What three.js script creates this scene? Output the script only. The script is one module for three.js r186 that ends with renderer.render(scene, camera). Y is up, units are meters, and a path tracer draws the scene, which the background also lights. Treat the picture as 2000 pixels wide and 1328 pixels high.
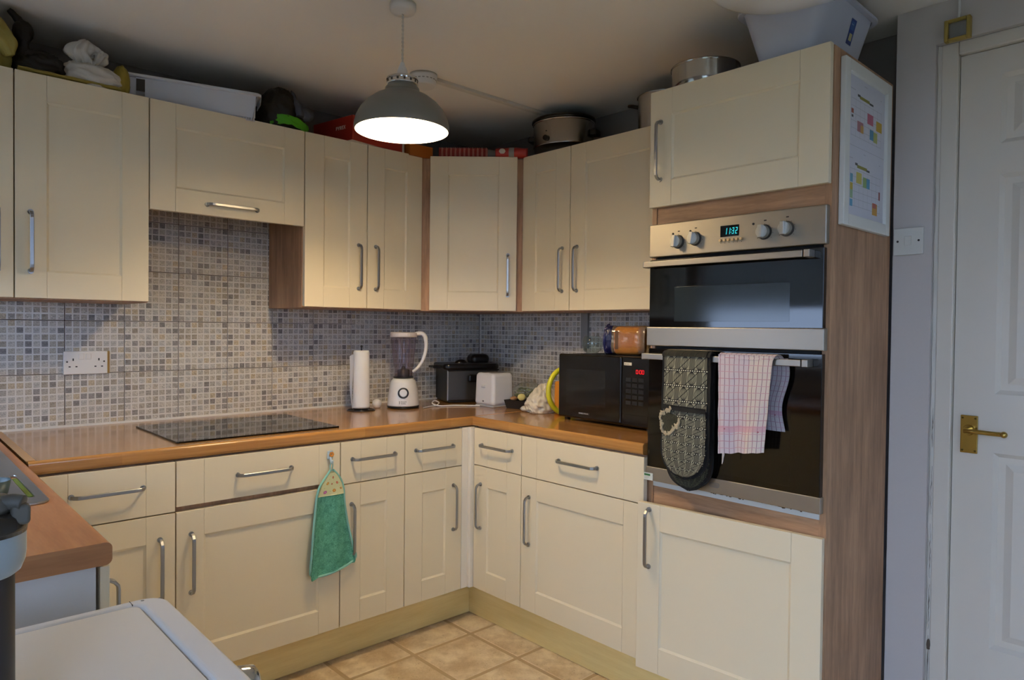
import * as THREE from 'three';
import { RoundedBoxGeometry } from 'three/addons/geometries/RoundedBoxGeometry.js';
import { mergeGeometries, mergeVertices } from 'three/addons/utils/BufferGeometryUtils.js';
import { ImprovedNoise } from 'three/addons/math/ImprovedNoise.js';

// ---------------------------------------------------------------- camera, sky, lamp values, exposure
const scene = new THREE.Scene();
const camera = new THREE.PerspectiveCamera(52.493, 2000 / 1328, 0.05, 60);
camera.position.set(-2.5426, 1.2856, 2.9675);
{
  const yaw = 0.7497, pitch = -0.0176, roll = 0.0109;
  const f = new THREE.Vector3(Math.sin(yaw) * Math.cos(pitch), Math.sin(pitch), -Math.cos(yaw) * Math.cos(pitch));
  const r0 = new THREE.Vector3(Math.cos(yaw), 0, Math.sin(yaw)), u0 = new THREE.Vector3().crossVectors(r0, f);
  const up = u0.clone().multiplyScalar(Math.cos(roll)).addScaledVector(r0, -Math.sin(roll));
  camera.up.copy(up);
  camera.lookAt(camera.position.clone().add(f));
}
const SKY = new THREE.Color().setRGB(0.61, 0.82, 1.22).multiplyScalar(7.9);
scene.background = SKY;
const LAMP_COLOR = new THREE.Color().setRGB(1.0, 0.76, 0.45), LAMP_CANDELA = 2.05;
const renderer = new THREE.WebGLRenderer({ antialias: true });
renderer.toneMapping = THREE.LinearToneMapping;
renderer.toneMappingExposure = 1.0;
renderer.shadowMap.enabled = true;

// ---------------------------------------------------------------- helpers
let seed = 7;
const rnd = () => { seed = (seed * 1664525 + 1013904223) >>> 0; return seed / 4294967296; };
const rr = (a, b) => a + (b - a) * rnd();
const perlin = new ImprovedNoise();
const used = {};
const numbered = (n) => { const k = used[n] = (used[n] ?? -1) + 1; return k ? n + '_' + String(k).padStart(3, '0') : n; };
const V = (x, y, z) => new THREE.Vector3(x, y, z);
function shadows(o) { o.castShadow = o.receiveShadow = true; return o; }
function put(name, geos, m, parent) {           // one named mesh
  const g = Array.isArray(geos) ? merge(geos) : geos;
  const o = shadows(new THREE.Mesh(g, m));
  const top = !parent || parent === scene;
  o.name = top ? numbered(name) : name;
  (parent ?? scene).add(o);
  return o;
}
function merge(list) {
  const all = list.map((g) => {
    const h = g.index ? g.toNonIndexed() : g;
    for (const k of Object.keys(h.attributes)) if (!['position', 'normal', 'uv', 'color'].includes(k)) h.deleteAttribute(k);
    return h;
  });
  const hasColor = all.every((g) => g.attributes.color), hasUv = all.every((g) => g.attributes.uv);
  for (const g of all) { if (!hasColor) g.deleteAttribute('color'); if (!hasUv) g.deleteAttribute('uv'); }
  return mergeGeometries(all);
}
function tag(o, label, category, group) { o.userData.label = label; o.userData.category = category; if (group) o.userData.group = group; return o; }
function thing(name, label, category, [x, y, z] = [0, 0, 0], turn = 0, group) {
  const o = new THREE.Group(); o.name = numbered(name); scene.add(o);
  o.position.set(x, y, z); o.rotation.y = turn; tag(o, label, category, group);
  return o;
}
function structure(o) { o.userData.kind = 'structure'; return o; }
function structGroup(name, label, category) { const o = new THREE.Group(); o.name = numbered(name); scene.add(o); tag(o, label, category); return structure(o); }
const T = (g, x, y, z) => g.translate(x, y, z);
// box by its min and max corners
function box(x0, y0, z0, x1, y1, z1) { return T(new THREE.BoxGeometry(x1 - x0, y1 - y0, z1 - z0), (x0 + x1) / 2, (y0 + y1) / 2, (z0 + z1) / 2); }
function rbox(x0, y0, z0, x1, y1, z1, r = 0.002, s = 1) {
  const w = x1 - x0, h = y1 - y0, d = z1 - z0;
  return T(new RoundedBoxGeometry(w, h, d, s, Math.min(r, w / 2.01, h / 2.01, d / 2.01)), (x0 + x1) / 2, (y0 + y1) / 2, (z0 + z1) / 2);
}
function cyl(r0, r1, h, n = 32, open = false) { return T(new THREE.CylinderGeometry(r1, r0, h, n, 1, open), 0, h / 2, 0); } // r0 at the foot
function tube(points, r, n = 8, seg = 40, closed = false) { return new THREE.TubeGeometry(new THREE.CatmullRomCurve3(points.map((p) => V(...p)), closed), seg, r, n, closed); }
function lathe(pts, n = 48) { return new THREE.LatheGeometry(pts.map((p) => new THREE.Vector2(p[0], p[1])), n); }
function extrude(shape, depth, bevel = 0, seg = 2, curve = 10) {
  return new THREE.ExtrudeGeometry(shape, { depth: depth - 2 * bevel, bevelEnabled: bevel > 0, bevelThickness: bevel, bevelSize: bevel, bevelOffset: -bevel, bevelSegments: seg, curveSegments: curve }).translate(0, 0, bevel);
}
function roundRect(x0, y0, x1, y1, r) {
  const s = new THREE.Shape(); s.moveTo(x0 + r, y0); s.lineTo(x1 - r, y0); s.absarc(x1 - r, y0 + r, r, -Math.PI / 2, 0); s.lineTo(x1, y1 - r); s.absarc(x1 - r, y1 - r, r, 0, Math.PI / 2);
  s.lineTo(x0 + r, y1); s.absarc(x0 + r, y1 - r, r, Math.PI / 2, Math.PI); s.lineTo(x0, y0 + r); s.absarc(x0 + r, y0 + r, r, Math.PI, Math.PI * 1.5); return s;
}
// metre uv from the way each face points; grain: axis that u follows
function metreUV(g, grain = 'x', off = 0) {
  const h = g.index ? g.toNonIndexed() : g, p = h.attributes.position, uv = new Float32Array(p.count * 2);
  for (let i = 0; i < p.count; i += 3) {
    const a = V().fromBufferAttribute(p, i), b = V().fromBufferAttribute(p, i + 1), c = V().fromBufferAttribute(p, i + 2);
    const n = b.clone().sub(a).cross(c.clone().sub(a)); const ax = Math.abs(n.x), ay = Math.abs(n.y), az = Math.abs(n.z);
    const plane = ax >= ay && ax >= az ? ['z', 'y'] : ay >= az ? ['x', 'z'] : ['x', 'y'];
    const [u, v] = plane[0] === grain ? plane : plane[1] === grain ? [plane[1], plane[0]] : plane;
    [a, b, c].forEach((q, k) => { uv[(i + k) * 2] = q[u] + off; uv[(i + k) * 2 + 1] = q[v] + off * 0.37; });
  }
  h.setAttribute('uv', new THREE.BufferAttribute(uv, 2));
  return h;
}
function smooth(g) { for (const k of ['normal', 'uv']) if (g.attributes[k]) g.deleteAttribute(k); const m = mergeVertices(g, 1e-5); m.computeVertexNormals(); return m; }
// crumpled closed body: a sphere pushed by fn(direction) -> radius vector scale and folded by ridged noise
function crumple(rx, ry, rz, amp, freq, detail = 24, sd = 0, flat = -1, shape) {
  const g = new THREE.SphereGeometry(1, detail * 2, detail), p = g.attributes.position;
  for (let i = 0; i < p.count; i++) {
    const d = V().fromBufferAttribute(p, i).normalize();
    const n1 = 1 - 2 * Math.abs(perlin.noise(d.x * freq + sd, d.y * freq + 3.1, d.z * freq + sd * 1.7));
    const n2 = 1 - 2 * Math.abs(perlin.noise(d.x * freq * 2.3 + 9 + sd, d.y * freq * 2.3, d.z * freq * 2.3 + 5));
    const k = 1 + amp * (n1 * 0.7 + n2 * 0.35);
    let q = V(d.x * rx * k, d.y * ry * k, d.z * rz * k);
    if (shape) q = shape(q, d);
    if (q.y < flat * ry) q.y = flat * ry;
    p.setXYZ(i, q.x, q.y, q.z);
  }
  return smooth(g);
}
// swept bag neck etc.: rings along a path with given radii, wrinkled
function sweep(path, radii, n = 20, seg = 30, wr = 0, sd = 0, squash = 1) {
  const c = new THREE.CatmullRomCurve3(path.map((p) => V(...p))), pos = [], idx = [];
  const fr = c.computeFrenetFrames(seg, false);
  for (let i = 0; i <= seg; i++) {
    const t = i / seg, P = c.getPoint(t), f = t * (radii.length - 1), k = Math.min(radii.length - 2, Math.floor(f)), r = radii[k] + (radii[k + 1] - radii[k]) * (f - k);
    for (let j = 0; j < n; j++) {
      const a = j / n * Math.PI * 2, w = 1 + wr * perlin.noise(Math.cos(a) * 2.2 + sd, Math.sin(a) * 2.2, t * 3 + sd) * 1.6;
      const q = P.clone().addScaledVector(fr.normals[i], Math.cos(a) * r * w).addScaledVector(fr.binormals[i], Math.sin(a) * r * w * squash);
      pos.push(q.x, q.y, q.z);
    }
  }
  for (let i = 0; i < seg; i++) for (let j = 0; j < n; j++) { const a = i * n + j, b = i * n + (j + 1) % n; idx.push(a, b, a + n, b, b + n, a + n); }
  const s = pos.length / 3; const A = c.getPoint(0), B = c.getPoint(1); pos.push(A.x, A.y, A.z, B.x, B.y, B.z);
  for (let j = 0; j < n; j++) { idx.push(s, (j + 1) % n, j); idx.push(s + 1, seg * n + j, seg * n + (j + 1) % n); }
  const g = new THREE.BufferGeometry(); g.setAttribute('position', new THREE.Float32BufferAttribute(pos, 3)); g.setIndex(idx); g.computeVertexNormals(); return g;
}
// sheet: grid of points fn(u,v) given thickness by a second layer
function sheet(fn, nu, nv, th = 0.002, uvScale) {
  const P = [], N = [];
  for (let j = 0; j <= nv; j++) for (let i = 0; i <= nu; i++) P.push(fn(i / nu, j / nv));
  const at = (i, j) => P[Math.max(0, Math.min(nv, j)) * (nu + 1) + Math.max(0, Math.min(nu, i))];
  for (let j = 0; j <= nv; j++) for (let i = 0; i <= nu; i++) N.push(at(i + 1, j).clone().sub(at(i - 1, j)).cross(at(i, j + 1).clone().sub(at(i, j - 1))).normalize());
  const pos = [], uv = [], idx = [], n = (nu + 1) * (nv + 1);
  for (const s of [1, -1]) for (let k = 0; k < n; k++) { const q = P[k].clone().addScaledVector(N[k], s * th / 2); pos.push(q.x, q.y, q.z); uv.push((k % (nu + 1)) / nu, Math.floor(k / (nu + 1)) / nv); }
  for (let j = 0; j < nv; j++) for (let i = 0; i < nu; i++) { const a = j * (nu + 1) + i, b = a + 1, c = a + nu + 1, d = c + 1; idx.push(a, b, c, b, d, c, a + n, c + n, b + n, b + n, c + n, d + n); }
  const edge = (a, b) => idx.push(a, a + n, b, b, a + n, b + n);
  for (let i = 0; i < nu; i++) { edge(i + 1, i); edge(nv * (nu + 1) + i, nv * (nu + 1) + i + 1); }
  for (let j = 0; j < nv; j++) { edge(j * (nu + 1), (j + 1) * (nu + 1)); edge((j + 1) * (nu + 1) + nu, j * (nu + 1) + nu); }
  const g = new THREE.BufferGeometry(); g.setAttribute('position', new THREE.Float32BufferAttribute(pos, 3)); g.setAttribute('uv', new THREE.Float32BufferAttribute(uv, 2)); g.setIndex(idx); g.computeVertexNormals(); return g;
}

// ---------------------------------------------------------------- textures
function hash2(x, y, s) { let h = Math.imul(x, 374761393) + Math.imul(y, 668265263) + Math.imul(s, 1442695041); h = Math.imul(h ^ (h >>> 13), 1274126177); return ((h ^ (h >>> 16)) >>> 0) / 4294967296; }
function pnoise(x, y, px, py, s) {             // value noise that repeats every px, py cells
  const i = Math.floor(x), j = Math.floor(y), fx = x - i, fy = y - j, u = fx * fx * (3 - 2 * fx), v = fy * fy * (3 - 2 * fy), m = (a, n) => ((a % n) + n) % n;
  const a = hash2(m(i, px), m(j, py), s), b = hash2(m(i + 1, px), m(j, py), s), c = hash2(m(i, px), m(j + 1, py), s), d = hash2(m(i + 1, px), m(j + 1, py), s);
  return a + (b - a) * u + (c - a) * v + (a - b - c + d) * u * v;
}
function dataTex(w, h, fn, srgb = true) {
  const d = new Uint8Array(w * h * 4);
  for (let y = 0; y < h; y++) for (let x = 0; x < w; x++) { const c = fn(x / w, y / h), k = (y * w + x) * 4; for (let q = 0; q < 3; q++) d[k + q] = Math.max(0, Math.min(255, (srgb ? c[q] : c) * 255)); d[k + 3] = 255; }
  const t = new THREE.DataTexture(d, w, h); t.magFilter = THREE.LinearFilter; t.minFilter = THREE.LinearFilter; t.wrapS = t.wrapT = THREE.RepeatWrapping;
  if (srgb) t.colorSpace = THREE.SRGBColorSpace; t.needsUpdate = true; return t;
}
const mixc = (a, b, t) => a.map((x, i) => x + (b[i] - x) * t);
function woodTex(dark, light, rows, s, contrast = 1) {   // grain along u
  return dataTex(512, 512, (u, v) => {
    const wob = pnoise(u * 4, v * 6, 4, 6, s) * 0.02;
    const a = pnoise(u * 3, (v + wob) * rows, 3, rows, s + 1), b = pnoise(u * 10, (v + wob) * rows * 3, 10, rows * 3, s + 2), c = pnoise(u * 6, v * 8, 6, 8, s + 3), d = pnoise(u * 40, v * 250, 40, 250, s + 4);
    return mixc(dark, light, Math.max(0, Math.min(1, 0.5 + contrast * ((a - 0.5) * 0.55 + (b - 0.5) * 0.45 + (c - 0.5) * 0.4 + (d - 0.5) * 0.3))));
  });
}
function staveTex(dark, light, s, staves = 12) {         // finger-jointed block print: staves along u
  return dataTex(1024, 512, (u, v) => {
    const row = Math.floor(v * staves), shift = hash2(row, 3, s), n = 3, f = (u + shift) * n, cell = ((Math.floor(f) % n) + n) % n;
    const tone = hash2(row * 7 + cell, 11, s);
    const a = pnoise(u * 5, v * staves * 6, 5, staves * 6, s + 1), b = pnoise(u * 20, v * 180, 20, 180, s + 2), c = pnoise(u * 6, v * 10, 6, 10, s + 5);
    const fv = v * staves - row, edge = Math.min(fv, 1 - fv) < 0.03 ? 0.1 : 0;
    return mixc(dark, light, Math.max(0, Math.min(1, 0.5 + (tone - 0.5) * 0.55 + (a - 0.5) * 0.3 + (b - 0.5) * 0.25 + (c - 0.5) * 0.2 - edge)));
  });
}
const rep = (t, x, y) => { const c = t.clone(); c.repeat.set(x, y); c.needsUpdate = true; return c; };
function canvasTex(w, h, draw) {
  const c = document.createElement('canvas'); c.width = w; c.height = h; draw(c.getContext('2d'), w, h);
  const t = new THREE.CanvasTexture(c); t.colorSpace = THREE.SRGBColorSpace; t.magFilter = THREE.LinearFilter; return t;
}
const speckle = dataTex(256, 256, (u, v) => 0.5 + 0.28 * (pnoise(u * 64, v * 64, 64, 64, 5) - 0.5) + 0.3 * (pnoise(u * 16, v * 16, 16, 16, 6) - 0.5), false);
const brushed = dataTex(256, 256, (u, v) => 0.5 + 0.5 * (pnoise(u * 6, v * 160, 6, 160, 8) - 0.5), false);
const M = (c, rough = 0.6, o = {}) => new THREE.MeshPhysicalMaterial({ color: new THREE.Color(c), roughness: rough, ...o });

const oakTex = woodTex([0.56, 0.425, 0.315], [0.75, 0.59, 0.45], 26, 31);
const plinthTex = woodTex([0.88, 0.77, 0.50], [0.98, 0.90, 0.65], 14, 47, 0.7);
const topTex = staveTex([0.57, 0.39, 0.20], [0.77, 0.57, 0.32], 61);
const topTex2 = woodTex([0.60, 0.40, 0.25], [0.76, 0.55, 0.37], 22, 83, 0.8);
const MAT = {
  cream: M('#e6d9bb', 0.42, { bumpMap: rep(speckle, 3, 3), bumpScale: 0.0001 }),
  white: M('#dcdcda', 0.5),
  oak: M('#ffffff', 0.5, { map: rep(oakTex, 1.4, 2.2) }),
  plinth: M('#ffffff', 0.5, { map: rep(plinthTex, 0.7, 2) }),
  top: M('#ffffff', 0.24, { clearcoat: 0.5, clearcoatRoughness: 0.1, map: rep(topTex, 0.8, 1.9) }),
  sinktop: M('#ffffff', 0.36, { map: rep(topTex2, 1, 1.6) }),
  handle: M('#9fa1a4', 0.34, { metalness: 1 }),
  steel: M('#a39d93', 0.42, { metalness: 1 }),
  steelSink: M('#b4b8ba', 0.3, { metalness: 1 }),
  chrome: M('#d8d8d8', 0.1, { metalness: 1 }),
  black: M('#0c0c0d', 0.35),
  blackGloss: M('#060607', 0.06),
  blackMatte: M('#111112', 0.7),
  ceiling: M('#f2efe8', 0.95, { bumpMap: rep(speckle, 2, 2), bumpScale: 0.0006 }),
  lilac: M('#c6c0bc', 0.9, { bumpMap: rep(speckle, 2, 2), bumpScale: 0.0008 }),
  gloss: M('#d6cfc3', 0.35),
  brass: M('#b59a55', 0.22, { metalness: 1 }),
  whitePlastic: M('#e2e0db', 0.32),
  gap: M('#1a1512', 0.9),
};

// ---------------------------------------------------------------- the room
const CEIL = 2.295, WT = 0.8975, ZW = -0.038, XL = -2.86, ZF = 4.3;
{
  // floor with its tiles
  const floor = structGroup('floor', 'kitchen floor of pale sandy ceramic tiles with brown grout', 'floor');
  put('grout', box(XL - 0.12, -0.2, -0.2, 0.9, -0.0025, ZF + 0.14), M('#b29b78', 0.95), floor);
  const variants = [0, 1, 2, 3].map((k) => {
    const t = dataTex(256, 256, (u, v) => {
      const a = pnoise(u * 4, v * 4, 4, 4, 100 + k), b = pnoise(u * 11, v * 11, 11, 11, 120 + k), c = pnoise(u * 40, v * 40, 40, 40, 140 + k), d = pnoise(u * 90, v * 90, 90, 90, 150 + k);
      let q = mixc([0.74, 0.64, 0.50], [0.90, 0.83, 0.70], Math.max(0, Math.min(1, 0.5 + (a - 0.5) * 0.9 + (b - 0.5) * 0.6 + (c - 0.5) * 0.3)));
      if (d > 0.93 && b < 0.5) q = mixc(q, [0.45, 0.32, 0.19], 0.6);
      return q;
    });
    return M('#ffffff', 0.45, { map: rep(t, 3.5, 3.5), bumpMap: rep(speckle, 4, 4), bumpScale: 0.0012 });
  });
  const P = 0.2862, g = 0.0075, geos = new Map();
  for (let i = -3; i < 8; i++) for (let j = -2; j < 13; j++) {
    let x1 = -0.70 - (i) * P - g, x0 = -0.70 - (i + 1) * P + g, z0 = 0.752 + j * P + g, z1 = 0.752 + (j + 1) * P - g;
    x0 = Math.max(x0, XL + 0.002); x1 = Math.min(x1, -0.002); z0 = Math.max(z0, 0.002); z1 = Math.min(z1, ZF - 0.002);
    if (x1 - x0 < 0.02 || z1 - z0 < 0.02) continue;
    const w = x1 - x0, d = z1 - z0, key = w.toFixed(3) + '/' + d.toFixed(3) + '/' + (hash2(i, j, 5) * 3 | 0);
    if (!geos.has(key)) geos.set(key, metreUV(rbox(-w / 2, -0.012, -d / 2, w / 2, 0, d / 2, 0.005, 2), 'x', geos.size * 0.31));
    const m = put('floor_tile', geos.get(key), variants[(hash2(i, j, 9) * 4) | 0], floor);
    m.position.set((x0 + x1) / 2, (hash2(i, j, 2) - 0.6) * 0.0008, (z0 + z1) / 2);
    m.rotation.y = 0;
  }
  structure(tag(put('ceiling', metreUV(box(XL - 0.12, CEIL, -0.16, 0.9, CEIL + 0.12, ZF + 0.12)), MAT.ceiling), 'matt off-white ceiling above the kitchen', 'ceiling'));
}
// tiled splashbacks
const mottle = dataTex(256, 256, (u, v) => { const n = 0.86 + 0.2 * (pnoise(u * 7, v * 7, 7, 7, 71) - 0.5) + 0.22 * (pnoise(u * 23, v * 23, 23, 23, 72) - 0.5); return [n, n * 0.995, n * 0.985]; });
const tileBody = M('#dad7d1', 0.3, { clearcoat: 0.3, clearcoatRoughness: 0.2 });
const squareColors = [['#c3bfb6', 0.25], ['#b7b0a3', 0.17], ['#b9b8b5', 0.2], ['#a9a49d', 0.13], ['#c0b299', 0.06], ['#a79e8f', 0.05], ['#95928f', 0.08], ['#858280', 0.06]];
const squareMats = squareColors.map(([c], i) => { const m = rep(mottle, 1, 1); m.offset.set(i * 0.37, i * 0.61); return new THREE.MeshPhysicalMaterial({ color: new THREE.Color(c).multiplyScalar(1.32), roughness: 0.38, map: m }); });
const pick = () => { let r = rnd(), k = 0; while (k < squareColors.length - 1 && (r -= squareColors[k][1]) > 0) k++; return k; };
const squareVC = new THREE.MeshPhysicalMaterial({ vertexColors: true, roughness: 0.38, map: mottle });
// frame: group whose local x runs along the wall, y up, z out of the wall; tiles from joints list
function tiled(wall, origin, turn, cols, pitch, rowsFor, singleFor, y0) {
  const loose = [], cell = pitch / 8, sq = 0.0198;
  const q0 = new THREE.BoxGeometry(sq, sq, 0.0016);
  const rot = new THREE.Matrix4().makeRotationY(turn).setPosition(...origin);
  cols.forEach(([a, b], c) => {
    for (let k = 0; k < rowsFor(a, b, c); k++) {
      const w = b - a - 0.0024, h = pitch - 0.0024;
      const t = put('wall_tile', rbox(-w / 2, 0, -0.006, w / 2, h, 0, 0.0012), tileBody, wall);
      t.applyMatrix4(new THREE.Matrix4().makeTranslation((a + b) / 2, y0 + k * pitch + 0.0012, 0).premultiply(rot));
      const single = singleFor(c, k), left = (b - a) / 2;
      for (let i = 0; i < 8; i++) for (let j = 0; j < 8; j++) {
        // cut tiles keep their right-hand squares
        const x = b - (i + 0.5) * cell; if (x - sq / 2 < a + 0.001) continue;
        const kk = pick(), y = (j + 0.5) * cell - 0.0012;
        const jx = rr(-0.0005, 0.0005), jy = rr(-0.0005, 0.0005), ja = rr(-0.02, 0.02);
        if (single) { const s = put('mosaic_square', q0, squareMats[kk], t); s.position.set(x - (a + b) / 2 + jx, y + jy, 0.0003); s.rotation.z = ja; }
        else {
          const s = q0.clone(), su = rnd(), sv = rnd(); for (let v = 0; v < 24; v++) s.attributes.uv.setXY(v, s.attributes.uv.getX(v) * 0.6 + su, s.attributes.uv.getY(v) * 0.6 + sv);
          s.rotateZ(ja).translate(x + jx, y0 + k * pitch + (j + 0.5) * cell + jy, 0.0003).applyMatrix4(rot); const col = new THREE.Color(squareColors[kk][0]).multiplyScalar(1.32 * rr(0.93, 1.06)), arr = new Float32Array(24 * 3);
          for (let v = 0; v < 24; v++) arr.set([col.r, col.g, col.b], v * 3);
          s.setAttribute('color', new THREE.BufferAttribute(arr, 3)); loose.push(s);
        }
      }
    }
  });
  const o = put('mosaic_squares', loose, squareVC, wall); o.userData.kind = 'stuff';
}
{
  const wall = structGroup('wall_back', 'hob wall with square ceramic tiles printed as small beige and grey mosaic', 'wall');
  put('plaster', box(XL - 0.12, -0.05, ZW - 0.16, 0.12, CEIL, ZW - 0.012), M('#8f8a86', 0.9), wall);
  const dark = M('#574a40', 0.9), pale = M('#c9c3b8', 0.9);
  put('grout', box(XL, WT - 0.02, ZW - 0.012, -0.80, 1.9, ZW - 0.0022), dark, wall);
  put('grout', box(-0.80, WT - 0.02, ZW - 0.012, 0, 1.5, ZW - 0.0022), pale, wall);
  const cols = [], J = -0.4227, P = 0.1989; let b = 0;
  const joints = [0]; for (let x = J + 2 * P; x > XL; x -= P) joints.push(x); joints.push(XL);
  for (let i = 0; i + 1 < joints.length; i++) if (joints[i] - joints[i + 1] > 0.012) cols.push([joints[i + 1], joints[i]]);
  tiled(wall, [0, 0, ZW], 0, cols, P, (a, bb) => (bb > -1.84 && a < -1.22 ? 5 : 3), (c, k) => k < 2 && cols[c][1] < -1.8 && cols[c][0] > -2.25, WT);
  const wr = structGroup('wall_right', 'wall beside the ovens with small-mosaic printed tiles above the worktop', 'wall');
  put('plaster', box(0.012, -0.05, ZW - 0.16, 0.14, CEIL, 2.174), M('#8f8a86', 0.9), wr);
  put('grout', box(0.0022, WT - 0.02, ZW, 0.012, 1.5, 1.57), pale, wr);
  const c2 = []; const js = [ZW + 0.001]; for (let z = 0.1543; z < 1.57; z += P) js.push(z); js.push(1.57);
  for (let i = 0; i + 1 < js.length; i++) if (js[i + 1] - js[i] > 0.012) c2.push([js[i], js[i + 1]]);
  tiled(wr, [0, 0, 0], -Math.PI / 2, c2, P, () => 3, () => false, WT);
  // bead of white sealant
  tag(put('sealant_bead', [box(-2.235, WT, ZW, -0.003, WT + 0.008, ZW + 0.007)], M('#dcdad3', 0.4)), 'thin white sealant bead along the hob worktop', 'sealant');
}
// left wall: window over the sink, glazed door further along
function wallWithHoles(name, label, u0, u1, y0, y1, holes, place, m) {
  const s = new THREE.Shape(); s.moveTo(u0, y0); s.lineTo(u1, y0); s.lineTo(u1, y1); s.lineTo(u0, y1); s.closePath();
  for (const [a, b, c, d] of holes) { const h = new THREE.Path(); h.moveTo(a, c); h.lineTo(a, d); h.lineTo(b, d); h.lineTo(b, c); h.closePath(); s.holes.push(h); }
  const o = put(name, metreUV(new THREE.ExtrudeGeometry(s, { depth: 0.14, bevelEnabled: false })), m); place(o); return structure(tag(o, label, 'wall'));
}
{
  // local x -> world z (turn -90 degrees maps local x to +z, local z to -x)
  wallWithHoles('wall_left', 'plain lilac wall beside the sink with window and glazed door', ZW - 0.15, ZF + 0.12, -0.05, CEIL, [[0.36, 1.32, 1.08, 2.0], [2.66, 3.6, 0.02, 2.03]], (o) => { o.position.set(XL, 0, 0); o.rotation.y = -Math.PI / 2; }, MAT.lilac);
  wallWithHoles('wall_front', 'plain lilac wall opposite the hob', XL - 0.12, 0.9, -0.05, CEIL, [[-1.85, -1.25, 1.1, 1.95]], (o) => { o.position.set(0, 0, ZF); }, MAT.lilac);
  const pane = new THREE.MeshPhysicalMaterial({ color: 0xffffff, transmission: 1, roughness: 0.0, thickness: 0, ior: 1.5 });
  const win = structGroup('window_1', 'white framed window over the sink', 'window'); win.position.set(XL - 0.07, 0, 0);
  const fr = (a, b, c, d, t = 0.05) => [box(-0.03, c, a, 0.03, c + t, b), box(-0.03, d - t, a, 0.03, d, b), box(-0.03, c + t, a, 0.03, d - t, a + t), box(-0.03, c + t, b - t, 0.03, d - t, b)];
  put('window_frame', fr(0.36, 1.32, 1.08, 2.0), MAT.whitePlastic, win);
  put('pane', box(-0.003, 1.13, 0.41, 0.003, 1.95, 1.27), pane, win);
  put('window_sill', rbox(-0.06, 1.055, 0.33, 0.17, 1.08, 1.35, 0.006), MAT.whitePlastic, win);
  const blind = thing('roller_blind', 'grey fabric roller blind half lowered over the sink window', 'blind', [XL + 0.012, 0, 0]);
  put('fabric', box(0, 1.44, 0.43, 0.0015, 2.02, 1.31), M('#d2d3d0', 0.95, { transmission: 0.6, thickness: 0 }), blind);
  put('roller', T(cyl(0.02, 0.02, 0.9, 20).rotateX(Math.PI / 2), 0.02, 2.03, 0.41), MAT.white, blind);
  put('bottom_bar', rbox(-0.004, 1.425, 0.43, 0.008, 1.442, 1.31, 0.003), MAT.white, blind);
  const gd = structGroup('door_2', 'white glazed door to the garden', 'door'); gd.position.set(XL - 0.07, 0, 0);
  put('door_frame', fr(2.66, 3.6, 0.02, 2.03, 0.07), MAT.whitePlastic, gd);
  put('pane', box(-0.003, 0.09, 2.73, 0.003, 1.96, 3.53), pane, gd);
  const w2 = structGroup('window_2', 'white framed window in the wall opposite the hob', 'window'); w2.position.set(0, 0, ZF + 0.07);
  const f2 = (a, b, c, d, t = 0.05) => [box(a, c, -0.03, b, c + t, 0.03), box(a, d - t, -0.03, b, d, 0.03), box(a, c + t, -0.03, a + t, d - t, 0.03), box(b - t, c + t, -0.03, b, d - t, 0.03)];
  put('window_frame', f2(-1.85, -1.25, 1.1, 1.95), MAT.whitePlastic, w2);
  put('pane', box(-1.8, 1.15, -0.003, -1.3, 1.9, 0.003), pane, w2);
  put('window_sill', rbox(-1.88, 1.075, -0.15, -1.22, 1.1, 0.06, 0.006), MAT.whitePlastic, w2);
  structure(tag(put('ground', box(-30, -0.5, -25, 25, -0.35, 35), M('#4c503f', 1)), 'garden ground outside the window', 'ground'));
}
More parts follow.
